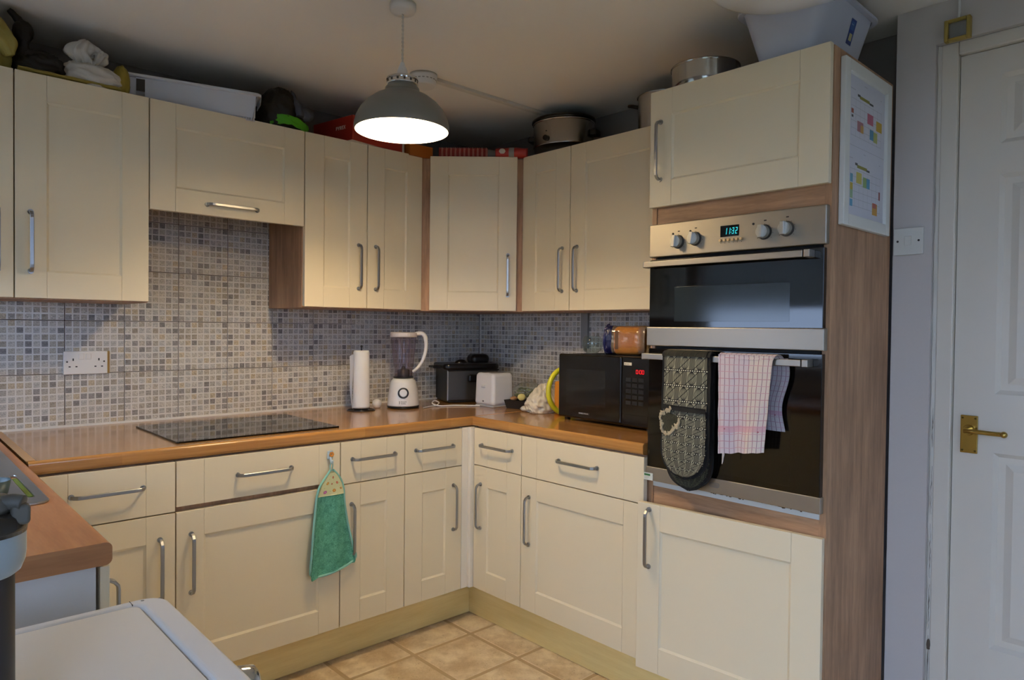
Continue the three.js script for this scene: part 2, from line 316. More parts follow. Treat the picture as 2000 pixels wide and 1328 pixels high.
// nib and door wall at the right
const XN = -0.142, ZN = 2.176;
{
  const w = structGroup('wall_right_return', 'painted lilac grey wall section around the white door', 'wall');
  put('plaster', metreUV(box(XN, -0.05, ZN, 0.14, CEIL, 2.287)), MAT.lilac, w);
  put('lintel', metreUV(box(XN, 2.168, 2.287, 0.14, CEIL, 3.2)), MAT.lilac, w);
  put('plaster', metreUV(box(XN, -0.05, 3.2, 0.14, CEIL, ZF + 0.1)), MAT.lilac, w);
  put('backing', box(0.1, -0.05, 2.287, 0.14, 2.168, 3.2), MAT.lilac, w);
  const fr = structGroup('trim_1', 'white painted door frame with chipped edge', 'door frame');
  const fx0 = -0.125, fx1 = 0.0;
  put('jamb', rbox(fx0, 0, 2.298, fx1, 2.168, 2.343, 0.004), MAT.gloss, fr);
  put('jamb', rbox(fx0, 0, 3.145, fx1, 2.168, 3.19, 0.004), MAT.gloss, fr);
  put('head', rbox(fx0, 2.128, 2.343, fx1, 2.168, 3.145, 0.004), MAT.gloss, fr);
  put('plaster_edge', sheet((u, v) => V(-0.128 + 0.01 * u, 2.166 * v, 2.2885 + 0.0105 * u + 0.0022 * perlin.noise(v * 30, u * 3, 2)), 3, 160, 0.004), M('#cfcac1', 0.8), fr);
  // chipped plaster down the frame edge: small dark irregular flakes
  const crack = []; for (let k = 0; k < 5; k++) { const ya = [0.12, 0.36, 0.52, 0.72, 0.93][k], yb = [0.34, 0.5, 0.69, 0.87, 1.05][k], pts = [], rad = []; for (let i = 0; i <= 14; i++) { pts.push([-0.1278, ya + (yb - ya) * i / 14, 2.2955 + 0.0022 * perlin.noise(i * 0.9 + k * 5, 1.3, k)]); rad.push(Math.max(0.0003, 0.0012 * (0.7 + 1.2 * perlin.noise(i * 0.7, k * 3.1, 5)) * Math.sin(Math.PI * i / 14) * (1.15 - 0.12 * k))); } crack.push(sweep(pts, rad, 7, 60, 0.3, k)); }
  crack.push(crumple(0.0014, 0.014, 0.004, 0.5, 2, 10, 3).translate(-0.1275, 0.31, 2.2965));
  put('crack', crack, M('#5b4f44', 0.95), fr).userData.kind = 'stuff';
  // panelled door
  const d = structGroup('door_1', 'white six panel door with brass lever handle', 'door');
  const dx = -0.105, zA = 2.345, zB = 3.143, H = 2.126;
  const cols = [[zA + 0.105, zA + 0.105 + 0.255], [zB - 0.36, zB - 0.105]], rows = [[0.345, 0.93], [1.105, 1.755], [1.845, 2.05]];
  const s = new THREE.Shape(); s.moveTo(zA, 0.006); s.lineTo(zB, 0.006); s.lineTo(zB, H); s.lineTo(zA, H); s.closePath();
  for (const [a, b] of cols) for (const [c, e] of rows) { const h = new THREE.Path(); h.moveTo(a, c); h.lineTo(a, e); h.lineTo(b, e); h.lineTo(b, c); h.closePath(); s.holes.push(h); }
  const leaf = put('door_leaf', new THREE.ExtrudeGeometry(s, { depth: 0.04, bevelEnabled: false }).rotateY(-Math.PI / 2).translate(dx + 0.04, 0, 0), MAT.gloss, d);
  for (const [a, b] of cols) for (const [c, e] of rows) {
    const q = [];                                  // moulded recess and raised field
    const ring = (i0, x0, i1, x1) => { const A = [[a + i0, c + i0], [b - i0, c + i0], [b - i0, e - i0], [a + i0, e - i0]], B = [[a + i1, c + i1], [b - i1, c + i1], [b - i1, e - i1], [a + i1, e - i1]]; for (let k = 0; k < 4; k++) { const n = (k + 1) % 4; q.push([x0, A[k]], [x0, A[n]], [x1, B[k]], [x0, A[n]], [x1, B[n]], [x1, B[k]]); } };
    ring(0, dx, 0.012, dx + 0.011); ring(0.012, dx + 0.011, 0.03, dx + 0.011); ring(0.03, dx + 0.011, 0.05, dx + 0.003);
    const i = 0.05; q.push([dx + 0.003, [a + i, c + i]], [dx + 0.003, [b - i, c + i]], [dx + 0.003, [a + i, e - i]], [dx + 0.003, [b - i, c + i]], [dx + 0.003, [b - i, e - i]], [dx + 0.003, [a + i, e - i]]);
    const g = new THREE.BufferGeometry(), arr = []; for (const [x, [z, y]] of q) arr.push(x, y, z);
    g.setAttribute('position', new THREE.Float32BufferAttribute(arr, 3)); g.computeVertexNormals();
    put('door_panel', merge([g, box(dx + 0.02, c - 0.002, a - 0.002, dx + 0.03, e + 0.002, b + 0.002).toNonIndexed()].map((k) => { k.deleteAttribute('uv'); return k; })), MAT.gloss, d);
  }
  const hd = put('handle', [rbox(dx - 0.007, 0.922, 2.366, dx, 1.036, 2.411, 0.002, 2),
    T(cyl(0.011, 0.011, 0.04, 20).rotateZ(Math.PI / 2), dx - 0.005, 0.992, 2.388), tube([[dx - 0.042, 0.992, 2.384], [dx - 0.046, 0.993, 2.41], [dx - 0.045, 0.992, 2.45], [dx - 0.045, 0.992, 2.483]], 0.0068, 10),
    T(new THREE.SphereGeometry(0.0095, 16, 12), dx - 0.045, 0.992, 2.484), T(cyl(0.016, 0.014, 0.008, 24).rotateZ(Math.PI / 2), dx - 0.006, 0.992, 2.388)], MAT.brass, d);
  hd.userData.label = 'brass lever handle on a rectangular plate';
  for (const [y, z] of [[0.93, 2.372], [0.93, 2.405], [1.028, 2.372], [1.028, 2.405]]) put('screw', T(cyl(0.003, 0.003, 0.002, 10).rotateZ(Math.PI / 2), dx - 0.0068, y, z), M('#5c4a22', 0.4, { metalness: 1 }), hd);
}

// ---------------------------------------------------------------- cupboard doors, drawers, handles
function handleGeo(L = 0.196, out = 0.03) {      // bar along y, foot plane z = 0
  const a = L / 2, s = new THREE.Shape();
  const o = [[-a, 0], [-a, 0.013], [-a + 0.004, 0.021], [-a + 0.014, 0.0285], [-a + 0.024, out], [a - 0.024, out], [a - 0.014, 0.0285], [a - 0.004, 0.021], [a, 0.013], [a, 0]];
  const i = [[a - 0.0065, 0], [a - 0.0065, 0.012], [a - 0.01, 0.0175], [a - 0.018, 0.0232], [a - 0.026, out - 0.0062], [-a + 0.026, out - 0.0062], [-a + 0.018, 0.0232], [-a + 0.01, 0.0175], [-a + 0.0065, 0.012], [-a + 0.0065, 0]];
  s.moveTo(...o[0]); [...o.slice(1), ...i].forEach((p) => s.lineTo(...p)); s.closePath();
  const g = extrude(s, 0.011, 0.0016, 1).translate(0, 0, -0.0055);          // shape x = along, y = out, depth = width
  const m = new THREE.Matrix4().set(0, 0, 1, 0, 1, 0, 0, 0, 0, 1, 0, 0, 0, 0, 0, 1); g.applyMatrix4(m);
  const foot = (y) => T(cyl(0.0085, 0.0078, 0.005, 18).rotateX(Math.PI / 2), 0, y, 0);
  return merge([g, foot(a - 0.0035), foot(-a + 0.0035)]);
}
const HANDLE_V = handleGeo(), HANDLE_H = handleGeo().rotateZ(Math.PI / 2);
function doorGeo(w, h, t = 0.02, stile = 0.085, rail = 0.085) {   // x 0..w, y 0..h, front at z = t
  const r = 0.0011, p = t - 0.0062;
  const list = [rbox(0, 0, 0, stile - 0.0002, h, t, 0.0016), rbox(w - stile + 0.0002, 0, 0, w, h, t, 0.0016), rbox(stile, 0, 0, w - stile, rail, t, r), rbox(stile, h - rail, 0, w - stile, h, t, r), box(stile, rail, 0, w - stile, h - rail, p)];
  // sloped moulding round the sunk field
  const x0 = stile, x1 = w - stile, y0 = rail, y1 = h - rail, b = 0.006, q = [];
  const A = [[x0, y0], [x1, y0], [x1, y1], [x0, y1]], B = [[x0 + b, y0 + b], [x1 - b, y0 + b], [x1 - b, y1 - b], [x0 + b, y1 - b]];
  for (let k = 0; k < 4; k++) { const n = (k + 1) % 4; q.push(...A[k], t - 0.0016, ...A[n], t - 0.0016, ...B[k], p + 0.0002, ...A[n], t - 0.0016, ...B[n], p + 0.0002, ...B[k], p + 0.0002); }
  const g = new THREE.BufferGeometry(); g.setAttribute('position', new THREE.Float32BufferAttribute(q, 3)); g.computeVertexNormals();
  g.setAttribute('uv', new THREE.Float32BufferAttribute(new Float32Array(q.length / 3 * 2), 2));
  return metreUV(merge([...list, g]), 'y');
}
function drawerGeo(w, h, t = 0.02, stile = 0.085) { return metreUV(merge([rbox(0, 0, 0, stile - 0.0002, h, t, 0.0016), rbox(stile, 0, 0, w - stile, h, t, 0.0014), rbox(w - stile + 0.0002, 0, 0, w, h, t, 0.0016)]), 'y'); }
function addHandle(part, x, y, z, horizontal) { const h = put('handle', horizontal ? HANDLE_H : HANDLE_V, MAT.handle, part); h.position.set(x, y, z); return h; }
// local frame of a cupboard: x along the front, y up, z out; z = 0 is the carcass front
function shut(parent, name, geo, x, y, hx, hy, horizontal, t = 0.02, angle = 0, hingeRight = false) {
  const p = put(name, geo, MAT.cream, parent); p.position.set(x, y, 0.0015);
  if (hx !== null) addHandle(p, hx, hy, t, horizontal);
  return p;
}

// ---------------------------------------------------------------- base cupboards
const ZB = 0.655 - 0.0215, XB = -0.622 + 0.0215, DB = 0.8505, DBM = 0.692, DOORT = 0.688, DOORB = 0.154;
const G = 0.0018;
function baseUnit(name, label, u0, u1, turn, fixed, handleSide, depth = 0.56, drawerY = DBM) {
  const w = u1 - u0;
  const o = thing(name, label, 'cupboard', turn ? [fixed, 0, u0] : [u0, 0, fixed], turn ? -Math.PI / 2 : 0, 'base cupboards under the worktop');
  put('body', metreUV(box(0.001, 0.15, -depth, w - 0.001, 0.853, -0.002), 'y'), MAT.oak, o);
  const dr = shut(o, 'drawer', drawerGeo(w - 2 * G, DB - drawerY), G, drawerY, (w) / 2 - G, (0.782 - drawerY), true);
  const st = Math.min(0.085, w * 0.29);
  const dh = DOORT - DOORB, hx = handleSide === 'L' ? 0.045 : w - 0.045 - 2 * G;
  shut(o, 'door', doorGeo(w - 2 * G, dh, 0.02, st), G, DOORB, hx, 0.517 - DOORB, false);
  return o;
}
const B1 = baseUnit('base_cupboard', 'cream base cupboard beside the sink worktop, left of the hob unit', -2.215, -1.836, false, ZB, 'R');
const B2 = baseUnit('base_cupboard', 'wide cream base cupboard directly below the hob', -1.836, -1.258, false, ZB, 'L', 0.56, 0.705);
const B3 = baseUnit('base_cupboard', 'narrow cream base cupboard beside the green hand towel', -1.258, -0.970, false, ZB, 'L');
const B4 = baseUnit('base_cupboard', 'narrow cream base cupboard at the inner corner on the hob side', -0.970, -0.676, false, ZB, 'R');
const B5 = baseUnit('base_cupboard', 'narrow cream base cupboard at the inner corner on the oven side', 0.670, 0.968, true, XB, 'L');
const B6 = baseUnit('base_cupboard', 'wide cream base cupboard below the microwave', 0.968, 1.5705, true, XB, 'L');
tag(put('corner_post', [rbox(-0.674, 0.152, 0.632, -0.640, 0.853, 0.6515, 0.002), rbox(-0.640, 0.152, 0.632, -0.601, 0.853, 0.667, 0.003, 2)], M('#ece5d6', 0.4)), 'cream corner post between the two runs of base cupboards', 'post');
tag(put('plinth', metreUV(box(-2.2, 0.002, 0.560, -0.566, 0.149, 0.578)), MAT.plinth), 'light oak plinth board under the hob cupboards', 'plinth');
tag(put('plinth', metreUV(box(-0.5655, 0.002, 0.560, -0.548, 0.149, 2.146), 'z'), MAT.plinth), 'light oak plinth board under the oven cupboards', 'plinth');

// ---------------------------------------------------------------- worktops
function worktopGeo(len, depth, th = 0.0405, r = 0.011) {   // profile in (z out, y), length along x; front edge at z = depth
  const s = new THREE.Shape(); s.moveTo(0, 0); s.lineTo(depth - r, 0); s.absarc(depth - r, r, r, -Math.PI / 2, 0); s.lineTo(depth, th - r); s.absarc(depth - r, th - r, r, 0, Math.PI / 2); s.lineTo(0, th); s.closePath();
  const g = new THREE.ExtrudeGeometry(s, { depth: len, bevelEnabled: false, curveSegments: 6 });
  g.applyMatrix4(new THREE.Matrix4().set(0, 0, 1, 0, 0, 1, 0, 0, 1, 0, 0, 0, 0, 0, 0, 1));   // shape x->z, y->y, depth->x
  g.index || 0; return g;
}
function flip(g) { const h = g.index ? g.toNonIndexed() : g, p = h.attributes.position; for (let i = 0; i < p.count; i += 3) { const a = V().fromBufferAttribute(p, i), c = V().fromBufferAttribute(p, i + 2); p.setXYZ(i, c.x, c.y, c.z); p.setXYZ(i + 2, a.x, a.y, a.z); } h.computeVertexNormals(); return h; }
{
  const a = put('worktop', metreUV(flip(worktopGeo(2.218, 0.657 - ZW))), MAT.top); a.position.set(-2.222, WT - 0.0405, ZW);
  tag(a, 'honey beech block worktop running under the hob wall', 'worktop');
  const b = put('worktop', metreUV(flip(worktopGeo(1.565 - 0.659, 0.624))), MAT.top); b.position.set(0, WT - 0.0405, 0.659); b.rotation.y = -Math.PI / 2;
  tag(b, 'honey beech block worktop under the microwave', 'worktop');
  // sink worktop with a real opening for the bowl; world coordinates
  const seg = (z0, z1) => flip(worktopGeo(z1 - z0, 0.632)).rotateY(Math.PI / 2).translate(XL, WT - 0.0405, z1);
  const strip = flip(worktopGeo(0.434, 0.079)).rotateY(Math.PI / 2).translate(-2.307, WT - 0.0405, 0.714);
  const c = put('worktop', metreUV(merge([seg(ZW, 0.28), seg(0.714, 1.59), strip, box(XL, WT - 0.0405, 0.28, -2.704, WT, 0.714)]), 'z'), MAT.sinktop);
  tag(c, 'brown wood-effect worktop around the steel sink with square cut end', 'worktop');
  tag(put('joint_strip', [rbox(-2.2265, WT + 0.0002, ZW + 0.01, -2.205, WT + 0.003, 0.645, 0.001)], M('#b58f62', 0.4)), 'thin wooden joint strip between the sink and hob worktops', 'strip');
}

// ---------------------------------------------------------------- wall cupboards
const ZU = 0.309 - 0.0215, XU = -0.309 + 0.0215, UB = 1.3645, UT = 2.0805;
function carcass(o, w, y0, y1, depth, m = MAT.oak) {
  put('body', [metreUV(merge([box(0, y0, -depth, 0.018, y1, 0), box(w - 0.018, y0, -depth, w, y1, 0), box(0.018, y0, -depth, w - 0.018, y0 + 0.018, 0), box(0.018, y1 - 0.018, -depth, w - 0.018, y1, 0), box(0.018, y0 + 0.018, -depth, w - 0.018, y1 - 0.018, -depth + 0.008)]), 'y')], m, o);
}
function wallUnit(label, u0, u1, turn, fixed, doors, y0 = UB, y1 = UT, bodyY = y0 - 0.004) {
  const o = thing('wall_cupboard', label, 'cupboard', turn ? [fixed, 0, u0] : [u0, 0, fixed], turn ? -Math.PI / 2 : 0, 'wall cupboards');
  carcass(o, u1 - u0, bodyY, y1 - 0.006, turn ? 0.283 : 0.321);
  for (const [a, b, side, horizontal] of doors) {
    const w = b - a - 2 * G, st = Math.min(0.085, w * 0.3), x = a - u0 + G;
    if (horizontal) shut(o, 'door', doorGeo(w, y1 - y0), x, y0, w / 2, 0.04, true);
    else shut(o, 'door', doorGeo(w, y1 - y0, 0.02, st), x, y0, side === 'L' ? 0.041 : w - 0.041, 1.544 - y0, false);
  }
  return o;
}
const HOODB = 1.692;
wallUnit('cream wall cupboard above the socket, cut off by the picture edge', -2.80, -2.210, false, ZU, [[-2.80, -2.505, 'R'], [-2.505, -2.210, 'R']]);
wallUnit('cream single door wall cupboard left of the short flap cupboard', -2.210, -1.8205, false, ZU, [[-2.210, -1.8205, 'L']]);
wallUnit('short cream flap cupboard above the hob', -1.8205, -1.237, false, ZU, [[-1.8205, -1.237, '', true]], HOODB, UT, 1.81);
wallUnit('cream two door wall cupboard over the blender and paper roll', -1.237, -0.6495, false, ZU, [[-1.237, -0.942, 'R'], [-0.942, -0.6495, 'L']]);
wallUnit('cream two door wall cupboard over the microwave', 0.631, 1.565, true, XU, [[0.631, 0.931, 'R'], [0.931, 1.565, 'L']]);
{
  // diagonal corner cupboard
  const A = V(-0.6485, 0, 0.309 - 0.012), B = V(-0.309 + 0.012, 0, 0.630), dir = B.clone().sub(A).normalize(), nrm = V(-dir.z, 0, dir.x), len = A.distanceTo(B);
  const o = thing('wall_cupboard', 'cream diagonal corner wall cupboard with oak edges', 'cupboard', [A.x, 0, A.z], -Math.atan2(dir.z, dir.x), 'wall cupboards');
  const loc = (x, z) => { const d = V(x - A.x, 0, z - A.z); return [d.dot(dir), d.dot(nrm)]; };
  const s = new THREE.Shape(); const P = [[-0.6485, 0.297], [-0.297, 0.630], [-0.004, 0.630], [-0.004, ZW + 0.004], [-0.6485, ZW + 0.004]].map(([x, z]) => loc(x, z));
  s.moveTo(P[0][0], P[0][1]); P.slice(1).forEach((p) => s.lineTo(...p)); s.closePath();
  // shape (x, z) extruded in height
  const up = new THREE.Matrix4().set(1, 0, 0, 0, 0, 0, 1, 0, 0, 1, 0, 0, 0, 0, 0, 1);
  put('body', metreUV(flip(new THREE.ExtrudeGeometry(s, { depth: UT - UB - 0.002, bevelEnabled: false }).applyMatrix4(up).translate(0, UB - 0.004, 0)), 'y'), MAT.oak, o);
  const w = len * 0.838, d = shut(o, 'door', doorGeo(w, UT - UB), len * 0.092, UB, w - 0.04, 1.53 - UB, false);
}

// ---------------------------------------------------------------- oven housing
const ZT0 = 1.572, ZT1 = 2.169, XT = -0.62 + 0.0215;
{
  const w = ZT1 - ZT0, o = thing('oven_housing', 'tall oak effect oven housing with cream doors above and below', 'cupboard', [XT, 0, ZT0], -Math.PI / 2);
  const D = 0.45;
  put('side_panel', metreUV(box(w - 0.02, 0.002, -D, w, 2.0745, 0), 'y'), MAT.oak, o);
  put('side_panel', metreUV(box(0, 0.15, -D, 0.018, 2.0745, 0), 'y', 0.4), MAT.oak, o);
  put('top_panel', metreUV(box(0.018, 2.056, -D, w - 0.02, 2.0745, -0.001)), MAT.oak, o);
  put('back_panel', box(0.018, 0.15, -D, w - 0.02, 2.056, -D + 0.008), MAT.white, o);
  put('rail', metreUV(box(0.018, 1.632, -0.06, w - 0.02, 1.70, -0.004)), MAT.oak, o);
  put('rail', metreUV(box(0.018, 0.690, -0.06, w - 0.02, 0.772, -0.004)), MAT.oak, o);
  put('shelf', metreUV(box(0.018, 0.755, -D + 0.01, w - 0.02, 0.772, -0.06)), MAT.oak, o);
  shut(o, 'door', doorGeo(w - 2 * G, 2.0785 - 1.6935), G, 1.6935, 0.042, 1.878 - 1.6935, false);
  const low = shut(o, 'door', doorGeo(w - 2 * G, 0.7105 - 0.154), G, 0.154, 0.045, 0.597 - 0.154, false);
  // the lower door stands ajar: hinged at its right edge
  const a = 4.4 * Math.PI / 180, ww = w - 2 * G; low.rotation.y = a; low.position.x = G + ww - ww * Math.cos(a); low.position.z = 0.0015 + ww * Math.sin(a);
}
{
  // built-in double oven; local z = 0 is the front plane of the housing
  const o = thing('double_oven', 'stainless steel and black glass built-in double oven', 'oven', [XT, 0, ZT0], -Math.PI / 2);
  const w = ZT1 - ZT0, x0 = 0.004, x1 = w - 0.004;
  put('body', box(0.022, 0.776, -0.42, w - 0.024, 1.628, -0.001), MAT.blackMatte, o);
  const cp = put('control_panel', metreUV(rbox(x0, 1.5265, 0, x1, 1.6355, 0.022, 0.004, 2)), MAT.steel, o);
  const Z = 0.022, kx = (z) => z - ZT0;
  const knobs = [[1.690, 1.571, 0.35], [1.753, 1.5755, 0.5], [1.985, 1.575, 0], [2.052, 1.578, 0]];
  for (const [z, y, a] of knobs) {
    const k = put('knob', [T(cyl(0.019, 0.018, 0.016, 32).rotateX(Math.PI / 2), 0, 0, 0.004), rbox(-0.0065, -0.019, 0.016, 0.0065, 0.019, 0.033, 0.002, 2)], M('#b9b7b0', 0.35, { metalness: 0.85 }), cp);
    k.position.set(kx(z), y, Z); k.rotation.z = -a * 0.3; put('knob_shadow_ring', T(cyl(0.0225, 0.0205, 0.006, 32).rotateX(Math.PI / 2), kx(z), y, Z), M('#3c3b39', 0.4), cp);  // base ring coloured dark to stand for the shadow at the knob foot
    const mk = put('mark', [box(kx(z) - 0.002, y + 0.032, Z, kx(z) + 0.006, y + 0.0355, Z + 0.0004), ...[...Array(9)].map((_, i) => { const t = -2.2 + i * 0.55; return box(kx(z) + Math.sin(t) * 0.026 - 0.0008, y - 0.002 - Math.cos(t) * -0.026 - 0.0008, Z, kx(z) + Math.sin(t) * 0.026 + 0.0008, y - 0.002 - Math.cos(t) * -0.026 + 0.0008, Z + 0.0004); })], MAT.black, cp);
  }
  for (const [z, y] of [[1.670, 1.5985], [1.735, 1.6015], [1.950, 1.602]]) put('indicator', T(cyl(0.0036, 0.003, 0.002, 16).rotateX(Math.PI / 2), kx(z), y, Z), MAT.black, cp);
  const seg7 = (ctx, ch, x, y, sw, sh, th) => {
    const on = { 0: 'abcdef', 1: 'bc', 2: 'abged', 3: 'abgcd', 4: 'fgbc', 5: 'afgcd', 6: 'afgedc', 7: 'abc', 8: 'abcdefg', 9: 'abcdfg' }[ch] || '';
    const R = { a: [0, 0, sw, th], g: [0, sh / 2 - th / 2, sw, th], d: [0, sh - th, sw, th], f: [0, 0, th, sh / 2], e: [0, sh / 2, th, sh / 2], b: [sw - th, 0, th, sh / 2], c: [sw - th, sh / 2, th, sh / 2] };
    for (const k of on) ctx.fillRect(x + R[k][0] + 1, y + R[k][1] + 1, R[k][2] - 2, R[k][3] - 2);
  };
  const lcd = (text, color, w, h) => canvasTex(w, h, (c) => { c.fillStyle = '#000'; c.fillRect(0, 0, w, h); c.fillStyle = color; c.transform(1, 0, -0.12, 1, h * 0.1, 0); let x = w * 0.22; const sw = w * 0.115, sh = h * 0.58, th = h * 0.075; for (const ch of text) { if (ch === ':') { c.fillRect(x - sw * 0.3, h * 0.36, th, th); c.fillRect(x - sw * 0.3, h * 0.6, th, th); x += sw * 0.25; } else { seg7(c, ch, x, h * 0.22, sw, sh, th); x += sw * 1.55; } } });
  const disp = put('display', T(new THREE.PlaneGeometry(0.062, 0.034), kx(1.873), 1.589, Z + 0.0006), new THREE.MeshPhysicalMaterial({ color: 0x030405, roughness: 0.08, emissive: 0xffffff, emissiveIntensity: 1.1, emissiveMap: lcd('11:32', '#3fe0e6', 256, 140) }), cp);
  disp.userData.label = 'clock display reading 11:32 in cyan';
  for (let i = 0; i < 6; i++) put('button', T(cyl(0.0046, 0.004, 0.008, 14).rotateX(Math.PI / 2), kx(1.844 + i * 0.0138), 1.5615, Z), M('#c9b28c', 0.4, { metalness: 0.6 }), cp);
  for (let i = 0; i < 6; i++) put('mark', box(kx(1.843 + i * 0.0138), 1.5525, Z, kx(1.845 + i * 0.0138), 1.5545, Z + 0.0004), MAT.black, cp);
  // upper door
  const ud = put('upper_door', [rbox(x0 + 0.003, 1.2925, 0, x1 - 0.006, 1.518, 0.02, 0.002)], MAT.blackGloss, o); ud.userData.label = 'black glass door of the upper oven';
  put('inner_window', rbox(0.105, 1.312, 0.0195, 0.492, 1.425, 0.0204, 0.0004), M('#1c2224', 0.12), ud);
  put('steel_band', metreUV(rbox(x0 - 0.003, 1.231, 0.001, x1, 1.2935, 0.026, 0.003, 2)), MAT.steel, ud);
  const bar = (y, parent) => put('handle', [metreUV(rbox(0.008, y - 0.0095, 0.043, 0.542, y + 0.0095, 0.057, 0.002, 2)), metreUV(rbox(0.545, y - 0.0105, 0.02, 0.562, y + 0.0105, 0.057, 0.002, 2)), metreUV(rbox(0.004, y - 0.0105, 0.02, 0.0085, y + 0.0105, 0.057, 0.002, 2))], MAT.steel, parent);
  bar(1.5005, ud);
  // lower door
  const ld = put('lower_door', rbox(x0 + 0.003, 0.8225, 0, x1 - 0.006, 1.222, 0.02, 0.002), MAT.blackGloss, o); ld.userData.label = 'black glass door of the lower oven';
  put('inner_window', rbox(0.1, 0.84, 0.0195, 0.5, 1.06, 0.0203, 0.0004), M('#0f0d0a', 0.1), ld);
  bar(1.196, ld);
  const bb = put('steel_band', metreUV(rbox(x0, 0.777, 0.001, x1 - 0.003, 0.8235, 0.022, 0.002)), MAT.steel, ld);
  put('emblem', T(extrude(roundRect(-0.018, -0.008, 0.018, 0.008, 0.0078), 0.001), 0.262, 0.803, 0.0218), M('#8f9298', 0.3, { metalness: 1 }), ld);
  put('trim_strip', [rbox(0.020, 0.757, -0.003, w - 0.018, 0.7745, 0.003, 0.001)], M('#c9ccc9', 0.45), o);
  const rust = []; for (let i = 0; i < 26; i++) { const x = i < 12 ? rr(0.23, 0.36) : rr(0.4, 0.55); rust.push(crumple(rr(0.002, 0.006), rr(0.0008, 0.002), 0.0012, 0.4, 2, 5, i).translate(x, rr(0.7705, 0.776), 0.003)); }
  put('grime', rust, M('#4b3922', 0.9), o);
  const st = put('sticker', T(new THREE.BoxGeometry(0.036, 0.0245, 0.0006), 0.014, 0.7895, 0.0225), M('#ffffff', 0.5, { map: canvasTex(144, 96, (c) => { c.fillStyle = '#d6dad4'; c.fillRect(0, 0, 144, 96); c.fillStyle = '#2f6b3c'; c.fillRect(8, 14, 96, 26); c.fillStyle = '#9aa29a'; for (let i = 0; i < 3; i++) c.fillRect(10, 52 + i * 12, 80 - i * 12, 4); }) }), o);
  st.userData.label = 'small white and green sticker';
}

// ---------------------------------------------------------------- pendant lamp
{
  const X = -1.317, Z = 1.133, R = 1.899;
  const o = thing('pendant_lamp', 'grey dome pendant lamp hanging lit above the floor', 'lamp', [X, 0, Z]);
  const prof = [[0.1465, 0], [0.1485, 0.008], [0.1475, 0.022], [0.1425, 0.04], [0.130, 0.064], [0.111, 0.086], [0.087, 0.104], [0.067, 0.1145], [0.058, 0.119], [0.0545, 0.124], [0.053, 0.133], [0.0475, 0.137], [0.0465, 0.143]];
  const inner = prof.slice(0, 9).map(([r, y]) => [r - 0.0022, y - (y > 0.09 ? 0.002 : 0)]);
  put('shade', lathe(prof.map(([r, y]) => [r, R + y]), 72), M('#7c786e', 0.36, { side: THREE.DoubleSide }), o);
  const inn = put('shade_lining', lathe([...inner, [0.0, 0.1165]].map(([r, y]) => [r, R + y]), 72), M('#f3efe6', 0.5, { side: THREE.DoubleSide }), o);
  const ring = [lathe([[0.0455, 0.142], [0.0495, 0.1425], [0.0495, 0.147], [0.047, 0.148], [0.047, 0.158], [0.0495, 0.159], [0.0485, 0.164], [0.04, 0.168], [0.0, 0.168]].map(([r, y]) => [r, R + y]), 48)];
  const rg = put('chrome_collar', ring, MAT.chrome, o);
  for (let i = 0; i < 14; i++) { const a = i / 14 * Math.PI * 2; const s = put('vent_slot', rbox(-0.0032, -0.0035, -0.001, 0.0032, 0.0035, 0.0007, 0.0006), M('#4a4844', 0.5), rg); s.position.set(Math.sin(a) * 0.0475, R + 0.153, Math.cos(a) * 0.0475); s.rotation.y = a; }
  put('lamp_holder_cap', lathe([[0.0, 0.215], [0.006, 0.214], [0.0085, 0.205], [0.016, 0.19], [0.0175, 0.168], [0.0, 0.168]].map(([r, y]) => [r, R + y]), 28), MAT.whitePlastic, o);
  const a = [], b = [], y0 = R + 0.212, y1 = CEIL - 0.03; for (let i = 0; i <= 90; i++) { const t = i / 90, an = t * 38; a.push([Math.cos(an) * 0.0019, y0 + (y1 - y0) * t, Math.sin(an) * 0.0019]); b.push([-Math.cos(an) * 0.0019, y0 + (y1 - y0) * t, -Math.sin(an) * 0.0019]); }
  put('twisted_cord', [tube(a, 0.0019, 6, 180), tube(b, 0.0019, 6, 180)], M('#d7d2c8', 0.6), o);
  put('ceiling_rose', lathe([[0.0, CEIL - 0.031], [0.012, CEIL - 0.031], [0.036, CEIL - 0.026], [0.041, CEIL - 0.018], [0.0415, CEIL], [0.0, CEIL]], 40), MAT.whitePlastic, o);
  const bulb = put('bulb', lathe([[0, 0.05], [0.016, 0.053], [0.028, 0.064], [0.032, 0.08], [0.028, 0.096], [0.018, 0.106], [0.014, 0.11], [0.013, 0.1135], [0, 0.1135]].map(([r, y]) => [r, R + y]), 32), new THREE.MeshPhysicalMaterial({ color: 0xffffff, roughness: 0.4, emissive: new THREE.Color().copy(LAMP_COLOR).lerp(new THREE.Color(1, 1, 1), 0.6), emissiveIntensity: 14 }), o);
  const L = new THREE.PointLight(LAMP_COLOR, LAMP_CANDELA, 0, 2); L.position.set(0, R + 0.081, 0); L.castShadow = true; L.shadow.radius = 1.6; o.add(L); L.name = 'bulb_light';
}

